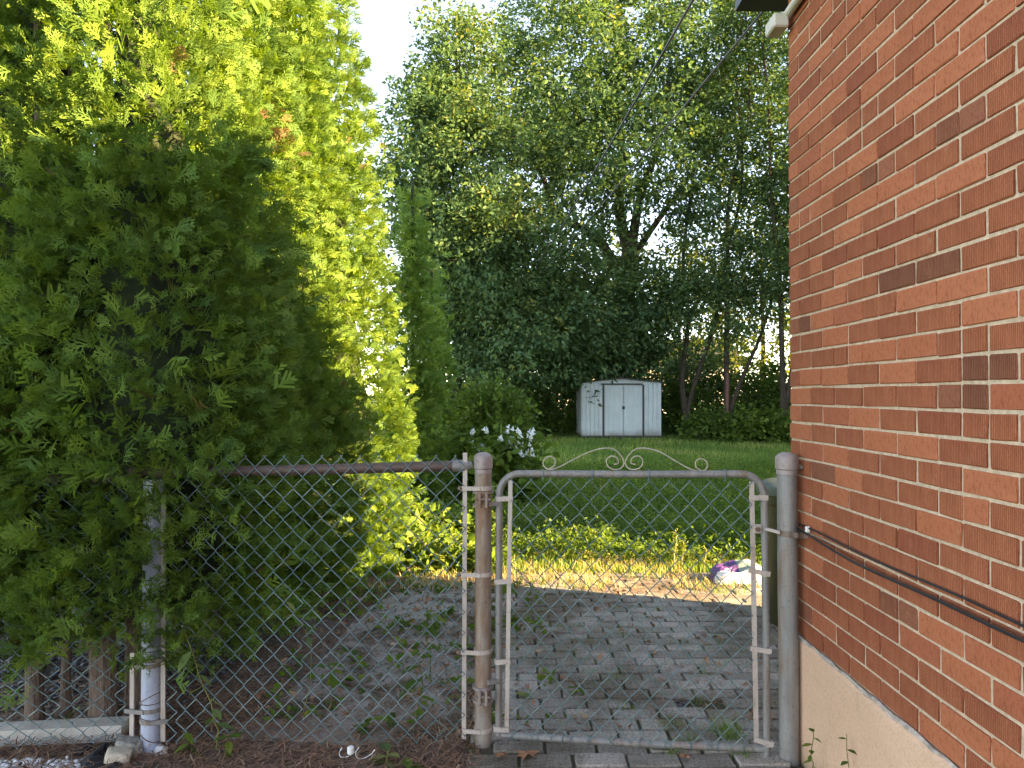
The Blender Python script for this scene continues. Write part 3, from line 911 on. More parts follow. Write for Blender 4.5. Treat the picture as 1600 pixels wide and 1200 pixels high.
    V = np.stack([x + np.cos(TH) * rr_, y + np.sin(TH) * rr_ * squash, Z], 2).reshape(-1, 3)
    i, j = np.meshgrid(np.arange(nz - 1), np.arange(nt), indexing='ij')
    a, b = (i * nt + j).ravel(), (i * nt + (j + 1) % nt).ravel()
    link_mesh('shade_core', np_mesh('shade_core', V, np.stack([a, b, b + nt, a + nt], 1), M['core_shade']), root)
    for (tx, ty, tr) in trunks:
        mb = MB()
        ps = [(tx + r_.normal(0, .008), ty + r_.normal(0, .008), -0.05 + q * (H * 0.55) / 7) for q in range(8)]
        ps[1] = (tx, ty, 0.10)
        mb.tube([ps[0], ps[1]] + ps[2:], [tr * 1.25, tr] + [tr * (1 - q / 8.5) for q in range(1, 7)], 12)
        mb.build('trunk', M['bark_cedar'], root, True)
    return root
cedar('cedar_tree', -3.05, 3.75, 0.85, 6.4, 0.45, 3.9, 360, 2, 21, 'cedar at the left edge of the photo, sunlit near its top', [(-3.0, 3.6, 0.04)])
cedar('cedar_tree', -2.12, 3.32, 0.74, 6.2, 0.40, 3.45, 960, 3, 22, 'shaded cedar on two thin trunks bulging over the left fence, with a brown dead patch', [(-1.955, 3.03, 0.034), (-1.905, 3.16, 0.02)],
      dead=[(*at(85, 985, 2.68), 0.11), (*at(45, 905, 2.7), 0.05), (*at(95, 870, 2.65), 0.05)], p=1.15)
cedar('cedar_tree', -1.60, 3.21, 0.72, 6.0, 0.36, 3.3, 960, 3, 23, 'shaded cedar whose foliage spills in front of the grey-blue post', [(-1.70, 3.08, 0.052), (-1.62, 3.18, 0.04)], dead=[(*at(150, 950, 2.62), 0.04)], p=1.15)
cedar('cedar_tree', -1.66, 4.12, 0.62, 6.3, 0.12, 4.1, 900, 2, 24, 'cedar behind the fence panel with a dead brown strip high in the seam', [(-1.66, 4.12, 0.05)], dead=[(*at(447, 225, 3.95), 0.16), (*at(452, 180, 3.95), 0.10)])
cedar('cedar_tree', -1.60, 4.90, 0.64, 6.5, 0.06, 4.4, 720, 2, 25, 'mostly shaded cedar between the dead-strip cedar and the bright yellow-green one', [(-1.6, 4.9, 0.05)])
cedar('cedar_tree', -1.54, 5.72, 0.79, 5.9, 0.05, 4.8, 780, 2, 26, 'tall cedar lit bright yellow-green at the end of the hedge', [(-1.52, 5.72, 0.05)])
cedar('cedar_tree', -1.22, 9.0, 0.46, 4.05, 0.05, 4.1, 700, 1, 27, 'dark pointed cedar just behind the bright yellow-green one', [(-1.22, 9.0, 0.05)], p=1.3)
cedar('cedar_tree', -1.13, 10.3, 0.42, 3.2, 0.05, 3.3, 700, 1, 28, 'shortest dark cedar next to the flowering shrub', [(-1.13, 10.3, 0.05)], p=1.4)

# ------------------------------------------------------------------ broadleaf trees
LEAF = [(np.array([(0, 0, 0), (.38, .25, .03), (1, 0, -.12), (.38, -.25, .03)], float), np.array([(0, 1, 2, 3)])),
        (np.array([(0, 0, 0), (.30, .30, .05), (.62, .2, 0), (1, 0, -.2), (.62, -.2, 0), (.30, -.30, .05)], float), np.array([(0, 1, 2, 3), (0, 3, 4, 5)]))]
def leaf_cloud(C, sig, m, size, r_, droop=0.25, tmpl=0, var_c=None, outw=None):
    n = len(C)
    big = np.repeat(np.arange(n), m)
    pos = C[big] + r_.normal(0, 1, (n * m, 3)) * np.asarray(sig)
    ax = r_.normal(0, 1, (n * m, 3)) * np.array([1, 1, .6]) + np.array([0, 0, -droop])
    if outw is not None: ax += outw[big] * 0.8
    fr = frames(ax, r_.normal(0, .8, (n * m, 3)) + np.array([0, 0.0, 1.0]))
    # frames(): y = rnd x axis, so the blade faces roughly along rnd
    sc = r_.uniform(size * .65, size * 1.25, n * m)
    V, Fq, ids = stamp([LEAF[tmpl]], np.zeros(n * m, int), fr, sc, pos)
    vc = (r_.random(n) if var_c is None else var_c)
    va = np.clip(0.38 + 0.5 * (vc[big] - .5) + r_.normal(0, .16, n * m), 0, 1)
    return V, Fq, va[ids]
def curve_pts(a, b, bend, n, r_):
    a, b = Vector(a), Vector(b)
    L = (b - a).length
    o = Vector(r_.normal(0, 1, 3)) * L * bend
    o2 = Vector((0, 0, 1)) * L * bend * 0.9
    out = []
    for s in range(n + 1):
        u = s / n
        out.append(a.lerp(b, u) + (o - o2 * 0.6) * math.sin(math.pi * u) + Vector(r_.normal(0, .012 * L, 3)) * (0 < s < n))
    return out
def broad_tree(name, label, stems, blobs, nclu, m, size, seed, mat='maple', sig=(.42, .42, .3), group=None, lit_top=0.0, cat='tree', droop=.3, shell=0.45):
    """stems: list of (points, r0, r1); blobs: (centre, radii, weight) of the crown"""
    r_ = np.random.default_rng(seed)
    base = stems[0][0][0]
    root = empty(name, (base[0], base[1], 0), label, cat, group)
    wood = MB()
    nodes = []
    for pts, r0, r1 in stems:
        fine = bez(pts)
        fine = [Vector(p) for p in fine]
        L = len(fine)
        rs = [r0 + (r1 - r0) * (s / (L - 1)) ** .8 for s in range(L)]
        wood.tube(fine, rs, 10)
        for s in range(L // 4, L): nodes.append((fine[s], rs[s]))
    NP = np.array([tuple(p) for p, _ in nodes])
    w = np.array([b[2] for b in blobs], float); w /= w.sum()
    which = r_.choice(len(blobs), nclu, p=w)
    C, VC, OW = [], [], []
    for k in which:
        c, rad, _ = blobs[k]
        d = r_.normal(0, 1, 3); d /= np.linalg.norm(d)
        q = (r_.random() ** (1 / 3)) if r_.random() > shell else r_.uniform(.8, 1.02)
        P = np.array(c) + d * np.array(rad) * q
        if P[2] < 0.3: P[2] = 0.3 + r_.random() * .5
        C.append(P); OW.append(d)
        VC.append(r_.random() * 0.8 + lit_top * max(0, d[2]) * q)  # sunlight painted in: leaves yellower towards the top of each lobe
    C, VC, OW = np.array(C), np.array(VC), np.array(OW)
    # limbs out to the clusters: join to the nearest lower node, thicker wood first
    order = np.argsort(np.linalg.norm(C[:, None, :] - NP[None], axis=2).min(1))
    NPl = [tuple(p) for p in NP]; NRl = [r for _, r in nodes]
    for c_i in order:
        P = C[c_i]
        A = np.array(NPl)
        d = np.linalg.norm(A - P, axis=1) + np.maximum(0, A[:, 2] - P[2] + 0.1) * 1.5
        j = int(d.argmin())
        if d[j] < 0.15: continue
        r0 = min(NRl[j] * 0.6, 0.012 + 0.010 * d[j])
        pts = curve_pts(NPl[j], P, 0.07, 4, r_)
        wood.tube(pts, [r0 + (0.005 - r0) * s / 4 for s in range(5)], 5, False)
        for s in (2, 3, 4):
            NPl.append(tuple(pts[s])); NRl.append(r0 + (0.005 - r0) * s / 4)
    wood.build('trunk', M['bark'], root, True)
    ns_ = 9
    bg = np.repeat(np.arange(len(C)), ns_)
    C2 = C[bg] + r_.normal(0, 1, (len(bg), 3)) * np.array(sig) * 1.15
    V, Fq, va = leaf_cloud(C2, np.array(sig) * np.array([.34, .34, .42]), max(6, m // ns_), size, r_, droop, 0, np.clip(VC[bg] + r_.normal(0, .12, len(bg)), 0, 1.6), OW[bg])
    link_mesh('crown', np_mesh('crown', V, Fq, M[mat], {'var': va}), root)
    return root
def w3(px, py, Y): return tuple(at(px, py, Y))
def bl(px, py, Y, rx, rz, wt, ry=None):
    """crown lobe: centre by pixel and distance, radii in metres"""
    return (np.array(w3(px, py, Y)), (rx, ry or rx, rz), wt)
Yb = 25.0
stems = [([w3(962, 625, Yb), w3(965, 560, Yb), w3(975, 470, Yb), w3(985, 395, Yb)], 0.36, 0.30),
         ([w3(985, 400, Yb), w3(968, 330, Yb), w3(972, 240, Yb), w3(965, 120, Yb), w3(972, -60, Yb)], 0.24, 0.05),
         ([w3(985, 400, Yb), w3(1000, 310, Yb - .5), w3(1030, 220, Yb - 1), w3(1050, 80, Yb - 1)], 0.20, 0.05),
         ([w3(978, 440, Yb), w3(930, 370, Yb - 1), w3(870, 335, Yb - 1.5), w3(845, 270, Yb - 2), w3(790, 190, Yb - 2)], 0.20, 0.04),
         ([w3(980, 420, Yb), w3(1010, 370, Yb + 1), w3(1060, 300, Yb + 1), w3(1130, 200, Yb + 1)], 0.17, 0.04),
         ([w3(870, 598, Yb + .5), w3(905, 575, Yb + .4), w3(950, 545, Yb + .2), w3(985, 500, Yb)], 0.33, 0.16)]
blobs = [bl(960, 60, 25, 4.2, 3.6, 3.0), bl(875, 120, 24, 2.4, 2.8, 1.9), bl(1080, 90, 25, 3.0, 3.0, 2.0), bl(880, 290, 23, 2.4, 2.0, 1.4), bl(1030, 270, 24.5, 2.8, 2.0, 1.2),
         bl(960, 190, 23, 3.2, 2.2, 1.6), bl(830, 420, 22.8, 1.9, 1.5, 1.2), bl(1000, 470, 23.6, 1.5, 1.1, .55), bl(850, 520, 22.6, 1.8, 1.3, 1.2), bl(1010, -120, 25, 5, 3.5, 2.0), bl(990, 535, 24.6, 1.1, .6, .4), bl(1150, 200, 25.5, 1.8, 2.2, .9), bl(860, 570, 24.5, 2.2, 1.0, 1.4), bl(900, 490, 22.8, 1.6, 1.2, 1.0), bl(1010, 450, 23.8, 1.4, 1.1, .45), bl(960, 540, 25.2, 1.3, .7, .7), bl(1000, 580, 27.5, 2.6, .9, .7)]
broad_tree('maple_tree', 'big spreading maple with dark forked trunk rising behind the metal shed', stems, blobs, 780, 171, 0.178, 41, lit_top=.45, sig=(.46, .46, .34), group='trees at the back of the yard')
stems = [([w3(712, 640, 21.5), w3(718, 520, 21.5), w3(728, 380, 21.5), w3(720, 230, 21.5), w3(712, 60, 21.5)], 0.16, 0.03),
         ([w3(745, 640, 21.8), w3(752, 500, 21.8), w3(772, 360, 21.6), w3(780, 220, 21.5)], 0.12, 0.03),
         ([w3(705, 640, 21.4), w3(700, 560, 21.2), w3(690, 420, 21), w3(670, 300, 21)], 0.07, 0.02)]
blobs = [bl(716, 120, 21.5, 1.0, 1.5, .9), bl(688, 190, 21.5, .95, 1.2, .75), bl(730, 260, 21, 1.9, 1.9, 1.6), bl(760, 400, 20.6, 1.9, 1.6, 1.5), bl(700, 360, 20.8, 1.3, 1.5, 1.1), bl(780, 530, 20.4, 1.5, 1.1, 1.0), bl(720, 510, 20.8, 1.0, 1.2, .8), bl(650, 270, 20.5, .5, 1.1, .35), bl(700, 50, 21.5, .45, .8, .16), bl(655, 130, 21.3, .45, .6, .10)]
broad_tree('maple_tree', 'leafy maple left of the big tree, its top coloured as if sunlit against the blue sky', stems, blobs, 420, 180, 0.15, 42, lit_top=.6, sig=(.38, .38, .3), group='trees at the back of the yard')
def slender(seed, base_px, tops, blobs, label, n, Y, r0=0.11, m=150):
    st = [([w3(base_px, 655, Y)] + [w3(x, y_, Y) for x, y_ in tp], r0 if k == 0 else r0 * .8, 0.025) for k, tp in enumerate(tops)]
    broad_tree('slender_tree', label, st, blobs, n, m, 0.13, seed, lit_top=.45, group='trees at the back of the yard', sig=(.34, .34, .3))
slender(43, 1072, [[(1066, 590), (1075, 500), (1068, 400), (1085, 250), (1080, 100)], [(1085, 600), (1115, 510), (1135, 400), (1160, 280), (1150, 120)]],
        [bl(1085, 250, 23.5, 1.2, 2.2, 1), bl(1110, 420, 23.2, 1.2, 1.3, 1), bl(1150, 140, 23.5, 1.2, 2.0, 1), bl(1060, 480, 22.8, .8, .9, .5)], 'slender dark tree right of the shed with two leaning stems', 90, 23.5)
slender(44, 1136, [[(1135, 560), (1137, 450), (1140, 300), (1170, 180), (1165, 20)], [(1160, 590), (1190, 520), (1215, 430), (1225, 330)]],
        [bl(1170, 80, 23, 1.3, 2.4, 1), bl(1190, 300, 23, 1.1, 2.0, 1), bl(1190, 430, 22.6, 1.1, 1.2, 1.1), bl(1150, 480, 22.6, 1.0, .9, .7)], 'slender tree with a straight dark stem halfway between shed and house', 95, 23.0)
slender(45, 1225, [[(1222, 560), (1218, 430), (1205, 300), (1200, 150), (1185, 20)], [(1240, 560), (1262, 420), (1270, 250)]],
        [bl(1210, 60, 22.3, 1.2, 2.2, 1), bl(1225, 240, 22.3, 1.2, 1.8, 1), bl(1225, 420, 22, 1.2, 1.3, 1), bl(1290, 300, 23, 2.0, 3.5, 1.5)], 'slender tree partly hidden by the corner of the brick house', 110, 22.3)
# understorey at the back fence
def bush(name, label, c, rad, ncl, m, size, seed, mat='shrub', group='shrubs along the back fence', sig=(.2, .2, .16), stems=4, cat='shrub', droop=.1):
    r_ = np.random.default_rng(seed)
    root = empty(name, (c[0], c[1], 0), label, cat, group)
    C, OW = [], []
    for _ in range(ncl):
        d = r_.normal(0, 1, 3); d[2] = abs(d[2]); d /= np.linalg.norm(d)
        q = r_.random() ** .45
        C.append((c[0] + d[0] * rad[0] * q, c[1] + d[1] * rad[1] * q, max(.06, 0.1 + d[2] * rad[2] * q))); OW.append(d)
    C, OW = np.array(C), np.array(OW)
    V, Fq, va = leaf_cloud(C, sig, m, size, r_, droop, 1 if size > .1 else 0, None, OW)
    V[:, 2] = np.maximum(V[:, 2], 0.0)
    link_mesh('foliage', np_mesh('foliage', V, Fq, M[mat], {'var': va}), root)
    mb = MB()
    for k in range(stems):
        e = C[r_.integers(0, ncl)]
        mb.tube(curve_pts((c[0] + r_.normal(0, .05), c[1] + r_.normal(0, .05), -.03), e, .08, 4, r_), [.014, .012, .010, .007, .004], 6)
    mb.build('stem', M['bark'], root, True)
    return root
bush('shrub', 'dark low shrub in the corner left of the shed', w3(840, 640, 24.2), (1.5, .8, 1.6), 55, 60, .13, 51)
bush('shrub', 'tall dark shrub under the left maple', w3(770, 640, 22.8), (1.4, .9, 2.6), 80, 60, .14, 52)
bush('shrub', 'leafy shrub just right of the shed', w3(1068, 640, 24.5), (1.2, .8, 1.9), 60, 60, .13, 53)
bush('shrub', 'broad shrub between the straight stem and the brick house', w3(1185, 640, 24), (1.9, .9, 1.9), 95, 60, .13, 54)
bush('shrub', 'low shrub in front of the straight dark stem', w3(1125, 650, 21.6), (1.1, .6, .75), 50, 45, .14, 55)
bush('shrub', 'low broad-leaved plants beside the brick house corner', w3(1195, 655, 20.8), (1.2, .6, .7), 55, 45, .17, 56, mat='weed')

bush('shrub', 'dense dark shrub filling the gap behind the flowering plant', w3(735, 640, 23.5), (1.6, .9, 2.3), 110, 70, .14, 57)
bush('shrub', 'dense dark shrub left of the shed by the back fence', w3(860, 640, 27.2), (1.8, .8, 2.4), 120, 70, .14, 58)
bush('shrub', 'tall shrub directly behind the shed', w3(975, 640, 28), (2.2, .8, 2.2), 100, 70, .14, 59)
bush('shrub', 'tall shrub behind the back fence right of the shed', w3(1090, 640, 28.5), (1.9, .8, 2.9), 110, 60, .15, 591)
bush('shrub', 'tall shrub behind the back fence next to the brick house corner', w3(1190, 640, 28.8), (2.0, .8, 2.7), 110, 60, .15, 592)
# trees far behind, in sunlight
for k, (px, Y, rx, top, lab) in enumerate([(690, 42, 4.5, 330, 'sunlit far tree glimpsed behind the left maple'), (900, 46, 5, 350, 'sunlit yellow far tree glimpsed through the fork of the big maple'), (1060, 44, 4.5, 380, 'sunlit far tree glimpsed right of the shed roof'), (1190, 40, 4.5, 300, 'sunlit far tree glimpsed between the slender stems'), (1330, 40, 5, 200, 'far tree mostly hidden behind the brick house'), (480, 44, 5, 200, 'far tree hidden behind the cedar hedge')]):
    zt = at(px, top, Y).z
    b0 = w3(px, 640, Y)
    broad_tree('far_tree', lab, [([(b0[0], Y, -.1), (b0[0] + .1, Y, zt * .3), (b0[0], Y, zt * .7)], .22, .06)], [((b0[0], Y, zt * .58), (rx, rx * .8, zt * .42), 1)], 110, 70, 0.30, 60 + k, mat='farleaf', sig=(.7, .7, .5), group='far trees behind the yard')

for k, (x, y_, zt, lab) in enumerate([(11.3, 17.0, 13.5, 'nearest unseen tree added behind the brick house to dapple the sunlight'), (11.0, 21.5, 15, 'middle unseen tree of the row added to dapple the sunlight'), (12.0, 26.5, 15.5, 'farthest unseen tree of the row added to dapple the sunlight')]):
    broad_tree('added_shade_tree', lab, [([(x, y_, -.1), (x + .2, y_, zt * .3), (x, y_, zt * .75)], .24, .06)], [((x, y_, zt * .62), (2.3, 2.3, zt * .36), 1)], 70, 90, 0.26, 640 + k, sig=(.6, .6, .45), group='unseen trees added for shade')  # out-of-view trees, added to shade and dapple the maples

# houses
def plain_house(label, x0, x1, y0, y1, h, roof_h, wins, group='houses around the yard', ridge='x'):
    root = empty('neighbour_house', ((x0 + x1) / 2, (y0 + y1) / 2, 0), label, 'house', group)
    mb = MB(); mb.box(((x0 + x1) / 2, (y0 + y1) / 2, h / 2 - .1), (x1 - x0, y1 - y0, h + .2)); mb.build('wall', M['siding'], root)
    o = .35
    if ridge == 'x':
        ym = (y0 + y1) / 2
        mb = MB(); mb.prism([(y0 - o, h - .05), (y1 + o, h - .05), (ym, h + roof_h)], x0 - o, x1 + o, 'x')
    else:
        xm = (x0 + x1) / 2
        mb = MB(); mb.prism([(x0 - o, h - .05), (x1 + o, h - .05), (xm, h + roof_h)], y0 - o, y1 + o, 'y')
    mb.build('roof', M['shingle'], root)
    for (face, u, z, w_, h_) in wins:
        c = {'s': (u, y0 - .02, z), 'w': (x0 - .02, u, z)}[face]
        d = {'s': (w_, .08, h_), 'w': (.08, w_, h_)}[face]
        mb = MB(); mb.box(c, d, None, .01); f = mb.build('window', M['white'], root)
        c2 = {'s': (u, y0 - .065, z), 'w': (x0 - .065, u, z)}[face]
        d2 = {'s': (w_ - .14, .02, h_ - .14), 'w': (.02, w_ - .14, h_ - .14)}[face]
        mb = MB(); mb.box(c2, d2); mb.build('pane', M['glass'], f)
plain_house('pale neighbour house glimpsed through the trees behind the shed', 3.0, 15.5, 50, 58, 3.4, 2.0, [('s', 5.2, 1.7, 1.2, 1.1), ('s', 9, 1.7, 1.6, 1.1), ('s', 13, 1.7, 1.2, 1.1)])
plain_house('unseen two storey house added beyond the right edge to shade the lawn', 12.6, 21, 2.62, 13.2, 7.9, 1.9, [('w', 6, 1.6, 1.2, 1.2), ('w', 9, 4.6, 1.2, 1.2), ('w', 12, 1.6, 1.2, 1.2)], ridge='y')  # out of view, added to cast the lawn shadow beyond the sun strip
plain_house('second unseen two storey house added further down the right side for shade', 13.0, 22, 14.2, 34, 8.4, 2.4, [('w', 19, 1.6, 1.2, 1.2), ('w', 24, 4.6, 1.2, 1.2), ('w', 29, 1.6, 1.2, 1.2)], ridge='y')  # out of view, added to keep the sun off the back of the yard

# back fence
bf = empty('back_fence', (4, 26.3, 0), 'dark chain link back fence with a thin rail behind the shed', 'fence')
zr = at(1150, 619, 26.3).z
mb = MB(); mb.tube([(-5, 26.3, zr), (4, 26.3, zr - .02), (14, 26.3, zr)], .022, 8); mb.build('top_rail', M['shed_dark'], bf, True)
for k in range(8):
    mb = MB(); mb.tube([(-5 + k * 2.7, 26.3, -.1), (-5 + k * 2.7, 26.3, zr + .03)], .03, 8); mb.build('post', M['shed_dark'], bf, True)
mb = MB()
for k in range(95):
    x = -5 + k * .2
    for s in (-1, 1):
        mb.tube([(x, 26.27, 0.02), (x + s * (zr - .05) * .9, 26.27, zr - .03)], .0035, 3, False)
mb.build('wire_mesh', M['shed_dark'], bf)
p = at(1136, 664, 21.9)
mb = MB(); mb.tube([(p.x, 21.9, -.1), (p.x + .02, 21.9, 2.0)], .05, 8); tag(mb.build('clothes_pole', M['trunk_red'], None, True), 'thin rusty red pole standing among the plants right of the shed', 'pole')

# ------------------------------------------------------------------ shed
SY = 22.6
a, b = at(909, 684, SY), at(1034, 684, SY)
sx0, sx1 = a.x, b.x
sw = sx1 - sx0
sd, sh = 1.9, at(970, 598, SY).z
zf = 0.10
shed = empty('garden_shed', ((sx0 + sx1) / 2, SY, 0), 'pale blue-white metal garden shed with double doors at the back of the lawn', 'shed')
mb = MB(); mb.box(((sx0 + sx1) / 2, SY + sd / 2, zf / 2 - .02), (sw + .02, sd + .02, zf + .04)); mb.build('base', M['shed_dark'], shed)
cx = (sx0 + sx1) / 2
peak = sh + 0.12
mb = MB(); mb.prism([(sx0 + .01, zf), (sx1 - .01, zf), (sx1 - .01, sh), (cx, peak), (sx0 + .01, sh)], SY + .02, SY + sd - .02); mb.build('wall', M['shed'], shed)
def panel(x0, x1, n):
    mb = MB()
    pw = (x1 - x0) / n
    for k in range(n):
        xa = x0 + k * pw
        mb.box((xa + pw * .5, SY + .012, (zf + sh) / 2), (pw * .82, .024, sh - zf - .02), None, .008)
    return mb
dx0, dx1 = at(944, 640, SY).x, at(1004, 640, SY).x
panel(sx0, dx0 - .04, 5).build('front_panel', M['shed'], shed)
panel(dx1 + .04, sx1, 4).build('front_panel', M['shed'], shed)
mb = MB()
for k in range(8):
    mb.box((sx0 - .004, SY + .12 + k * .23, (zf + sh) / 2), (.024, .19, sh - zf - .02), None, .008)
mb.build('side_panel', M['shed'], shed)
mb = MB(); mb.box((cx, SY - .012, sh - .045), (dx1 - dx0 + .10, .04, .05)); mb.build('door_track', M['shed_dark'], shed)
for x in (dx0 - .02, dx1 + .02):
    mb = MB(); mb.box((x, SY - .004, (zf + sh) / 2 - .03), (.05, .045, sh - zf - .06)); mb.build('door_jamb', M['shed_dark'], shed)
dm = (dx0 + dx1) / 2
for s in (-1, 1):
    x0_, x1_ = (dx0 + .008, dm - .008) if s < 0 else (dm + .008, dx1 - .008)
    mb = MB(); mb.box(((x0_ + x1_) / 2, SY, (zf + sh) / 2 - .04), (x1_ - x0_, .03, sh - zf - .10), None, .004)
    for k in range(4):
        xx = x0_ + (x1_ - x0_) * (k + .5) / 4
        mb.box((xx, SY - .018, (zf + sh) / 2 - .04), ((x1_ - x0_) / 4 * .7, .010, sh - zf - .16), None, .003)
    d = mb.build('door', M['shed'], shed)
    if s > 0:
        mb = MB(); mb.box((dm, SY - .045, 0.96), (.075, .04, .10), None, .01); mb.build('handle', M['shed_dark'], d)
mb = MB(); mb.prism([(sx0 - .06, sh - .01), (sx0 - .06, sh + .02), (cx, peak + .04), (sx1 + .06, sh + .02), (sx1 + .06, sh - .01), (cx, peak + .005)], SY - .07, SY + sd + .06); mb.build('roof', M['shed_dark'], shed)

# ------------------------------------------------------------------ flowering shrub
r_ = np.random.default_rng(77)
SB = at(765, 700, 9.3)
bush('feathery_shrub', 'feathery bright green shrub with thin leaves behind the hinge post', (SB.x - .02, 9.6, 0), (.60, .42, 1.5), 210, 60, .085, 71, mat='weed', group=None, sig=(.10, .10, .09), stems=8, droop=-.2)
lily = empty('flowering_plant', (SB.x + .22, 8.8, 0), 'plant with clusters of white bell flowers in front of the feathery shrub', 'plant')
C = np.stack([SB.x + .15 + r_.normal(0, .2, 60), 8.8 + r_.normal(0, .12, 60), r_.uniform(.1, .85, 60)], 1)
V, Fq, va = leaf_cloud(C, (.07, .07, .06), 12, .13, r_, .1, 1)
link_mesh('foliage', np_mesh('foliage', V, Fq, M['weed'], {'var': va}), lily)
fl_px = [(736, 668), (762, 670), (795, 672), (806, 667), (811, 680), (790, 690), (800, 700), (818, 703), (826, 700), (831, 675), (826, 684), (745, 693), (755, 690), (786, 702), (795, 710), (815, 710), (823, 706), (807, 722), (780, 684), (750, 697), (832, 672), (798, 684), (812, 690)]
stm = MB()
bell = []
for q in range(6):
    pass
for (px, py) in fl_px:
    c = at(px + r_.normal(0, 1.5), py + r_.normal(0, 1.5), 8.75 + r_.normal(0, .08))
    mb = MB()
    for k in range(4):
        o = Vector(r_.normal(0, .022, 3))
        d = Vector((r_.normal(0, .35), r_.normal(0, .35), -1)).normalized()
        x_ = d.orthogonal().normalized(); y_ = d.cross(x_)
        p0 = c + o
        L = .05
        vs, fs = [p0], []
        for ring_i, (rr, t_) in enumerate([(.008, .25), (.014, .7), (.026, 1.0)]):
            for a_ in range(6):
                an = a_ * math.pi / 3
                vs.append(p0 + d * L * t_ + (x_ * math.cos(an) + y_ * math.sin(an)) * rr * (1.25 if (a_ % 2 and ring_i == 2) else 1))
        for a_ in range(6):
            b_ = (a_ + 1) % 6
            fs.append((0, 1 + a_, 1 + b_))
            for rg in range(2): fs.append((1 + rg * 6 + a_, 1 + rg * 6 + b_, 7 + rg * 6 + b_, 7 + rg * 6 + a_))
        mb.add(vs, fs)
    f = mb.build('flower', M['petal'], lily)
    stm.tube(curve_pts((SB.x + .2 + r_.normal(0, .06), 8.85, 0.02), c + Vector((0, 0, .03)), .05, 4, r_), .0035, 4)
stm.build('stem', M['shrub'], lily)

# ------------------------------------------------------------------ lawn and weeds
def blades(n, xr, yf, hl, wl, seed, dens_y=1.0, wmat='grass', ymin=5.6, ymax=24, lean=.35, cond=None):
    r_ = np.random.default_rng(seed)
    y = ymin + (ymax - ymin) * r_.random(n) ** dens_y
    hw = np.minimum(xr(y)[1] - xr(y)[0], 60)
    x = xr(y)[0] + hw * r_.random(n)
    if cond is not None:
        k = cond(x, y, r_); x, y = x[k], y[k]; n = len(x)
    sc = yf(y)
    h = r_.uniform(hl[0], hl[1], n) * sc
    w = r_.uniform(wl[0], wl[1], n) * (0.6 + 0.4 * sc) * (1 + y / 12)
    an = r_.random(n) * 6.28
    dx, dy = np.cos(an), np.sin(an)
    le = r_.random(n) * lean * h
    la = r_.random(n) * 6.28
    B = np.stack([x, y, np.full(n, -.01)], 1)
    s = np.stack([dx * w, dy * w, np.zeros(n)], 1)
    mid = B + np.stack([np.cos(la) * le * .35, np.sin(la) * le * .35, h * .6], 1)
    tip = B + np.stack([np.cos(la) * le * 1.2, np.sin(la) * le * 1.2, h], 1)
    V = np.stack([B - s, B + s, mid + s * .8, mid - s * .8, tip], 1).reshape(-1, 3)
    i = np.arange(n) * 5
    tri = np.concatenate([np.stack([i, i + 1, i + 2], 1), np.stack([i, i + 2, i + 3], 1), np.stack([i + 3, i + 2, i + 4], 1)])
    patch = 0.5 + 0.25 * np.sin(x * 2.1 + 1.3 * np.sin(y * 1.1)) + 0.2 * np.sin(y * 1.7 + x)
    va = np.clip(patch * .7 + r_.normal(0.10, .2, n), 0, 1)
    return V, tri, np.repeat(va, 5)
def stuff(name, label, cat, V, F_, va, mat):
    o = link_mesh(name, np_mesh(name, V, F_, M[mat], {'var': va}))
    return tag(o, label, cat, None, 'stuff')
xr = lambda y: (-1.6 - 0.02 * y, 0.6 + .43 * y)
V, T_, va = blades(60000, xr, lambda y: np.where(y < 7.5, .62, .85), (.05, .15), (.0022, .004), 81, 1.35)
stuff('lawn_grass', 'shaded green lawn stretching from the paving to the shed', 'grass', V, T_, va, 'grass')
# leafy weeds over the near part of the lawn
r_ = np.random.default_rng(82)
def weedbed(n, x0f, x1f, ya, yb, hmax, m, size, mat, seed, tm=0):
    r2 = np.random.default_rng(seed)
    y = ya + (yb - ya) * r2.random(n) ** 1.2
    x = x0f(y) + (x1f(y) - x0f(y)) * r2.random(n)
    z = .02 + hmax * r2.random(n) ** 1.6 * np.clip(.55 + .35 * np.sin(x * 4.3 + y * 2) + .35 * np.sin(x * 2.1 - y * 3.3 + 1), .05, 1.3)
    return leaf_cloud(np.stack([x, y, np.maximum(z, .02)], 1), (.05, .05, .045), m, size, r2, -.1, tm)
V, Fq, va = weedbed(4800, lambda y: -.85 + 0 * y, lambda y: .5 + .36 * y, 5.9, 14, .24, 13, .044, 'weed', 83)
stuff('lawn_weeds', 'knee-high leafy weeds at the near edge of the lawn', 'weeds', V, Fq, np.clip(va * .95 + .12 * np.sin(V[:, 0] * 3.1) * np.sin(V[:, 1] * 2.3), 0, 1), 'weed')
V, Fq, va = weedbed(420, lambda y: -1.05 + 0 * y, lambda y: -.15 + 0 * y, 5.65, 7.2, .48, 13, .085, 'weed', 84, 1)
stuff('sunlit_weeds', 'sunlit yellow-green leafy weeds at the foot of the bright cedar', 'weeds', V, Fq, np.clip(va + .15, 0, 1), 'weed')
V, T_, va = blades(5200, lambda y: (-1.0 + 0 * y, .45 + .33 * y), lambda y: 1 + 0 * y, (.03, .13), (.0014, .0028), 85, 1.0, ymin=5.15, ymax=6.3, lean=.9, cond=lambda x, y, r2: (np.sin(x * 5.1) * np.sin(y * 7 + x * 2) > -.35))
V[:, 2] *= .8
stuff('dry_grass', 'dry straw-coloured grass in the strip of sunlight', 'grass', V, T_, np.clip(va + .2, 0, 1), 'drygrass')
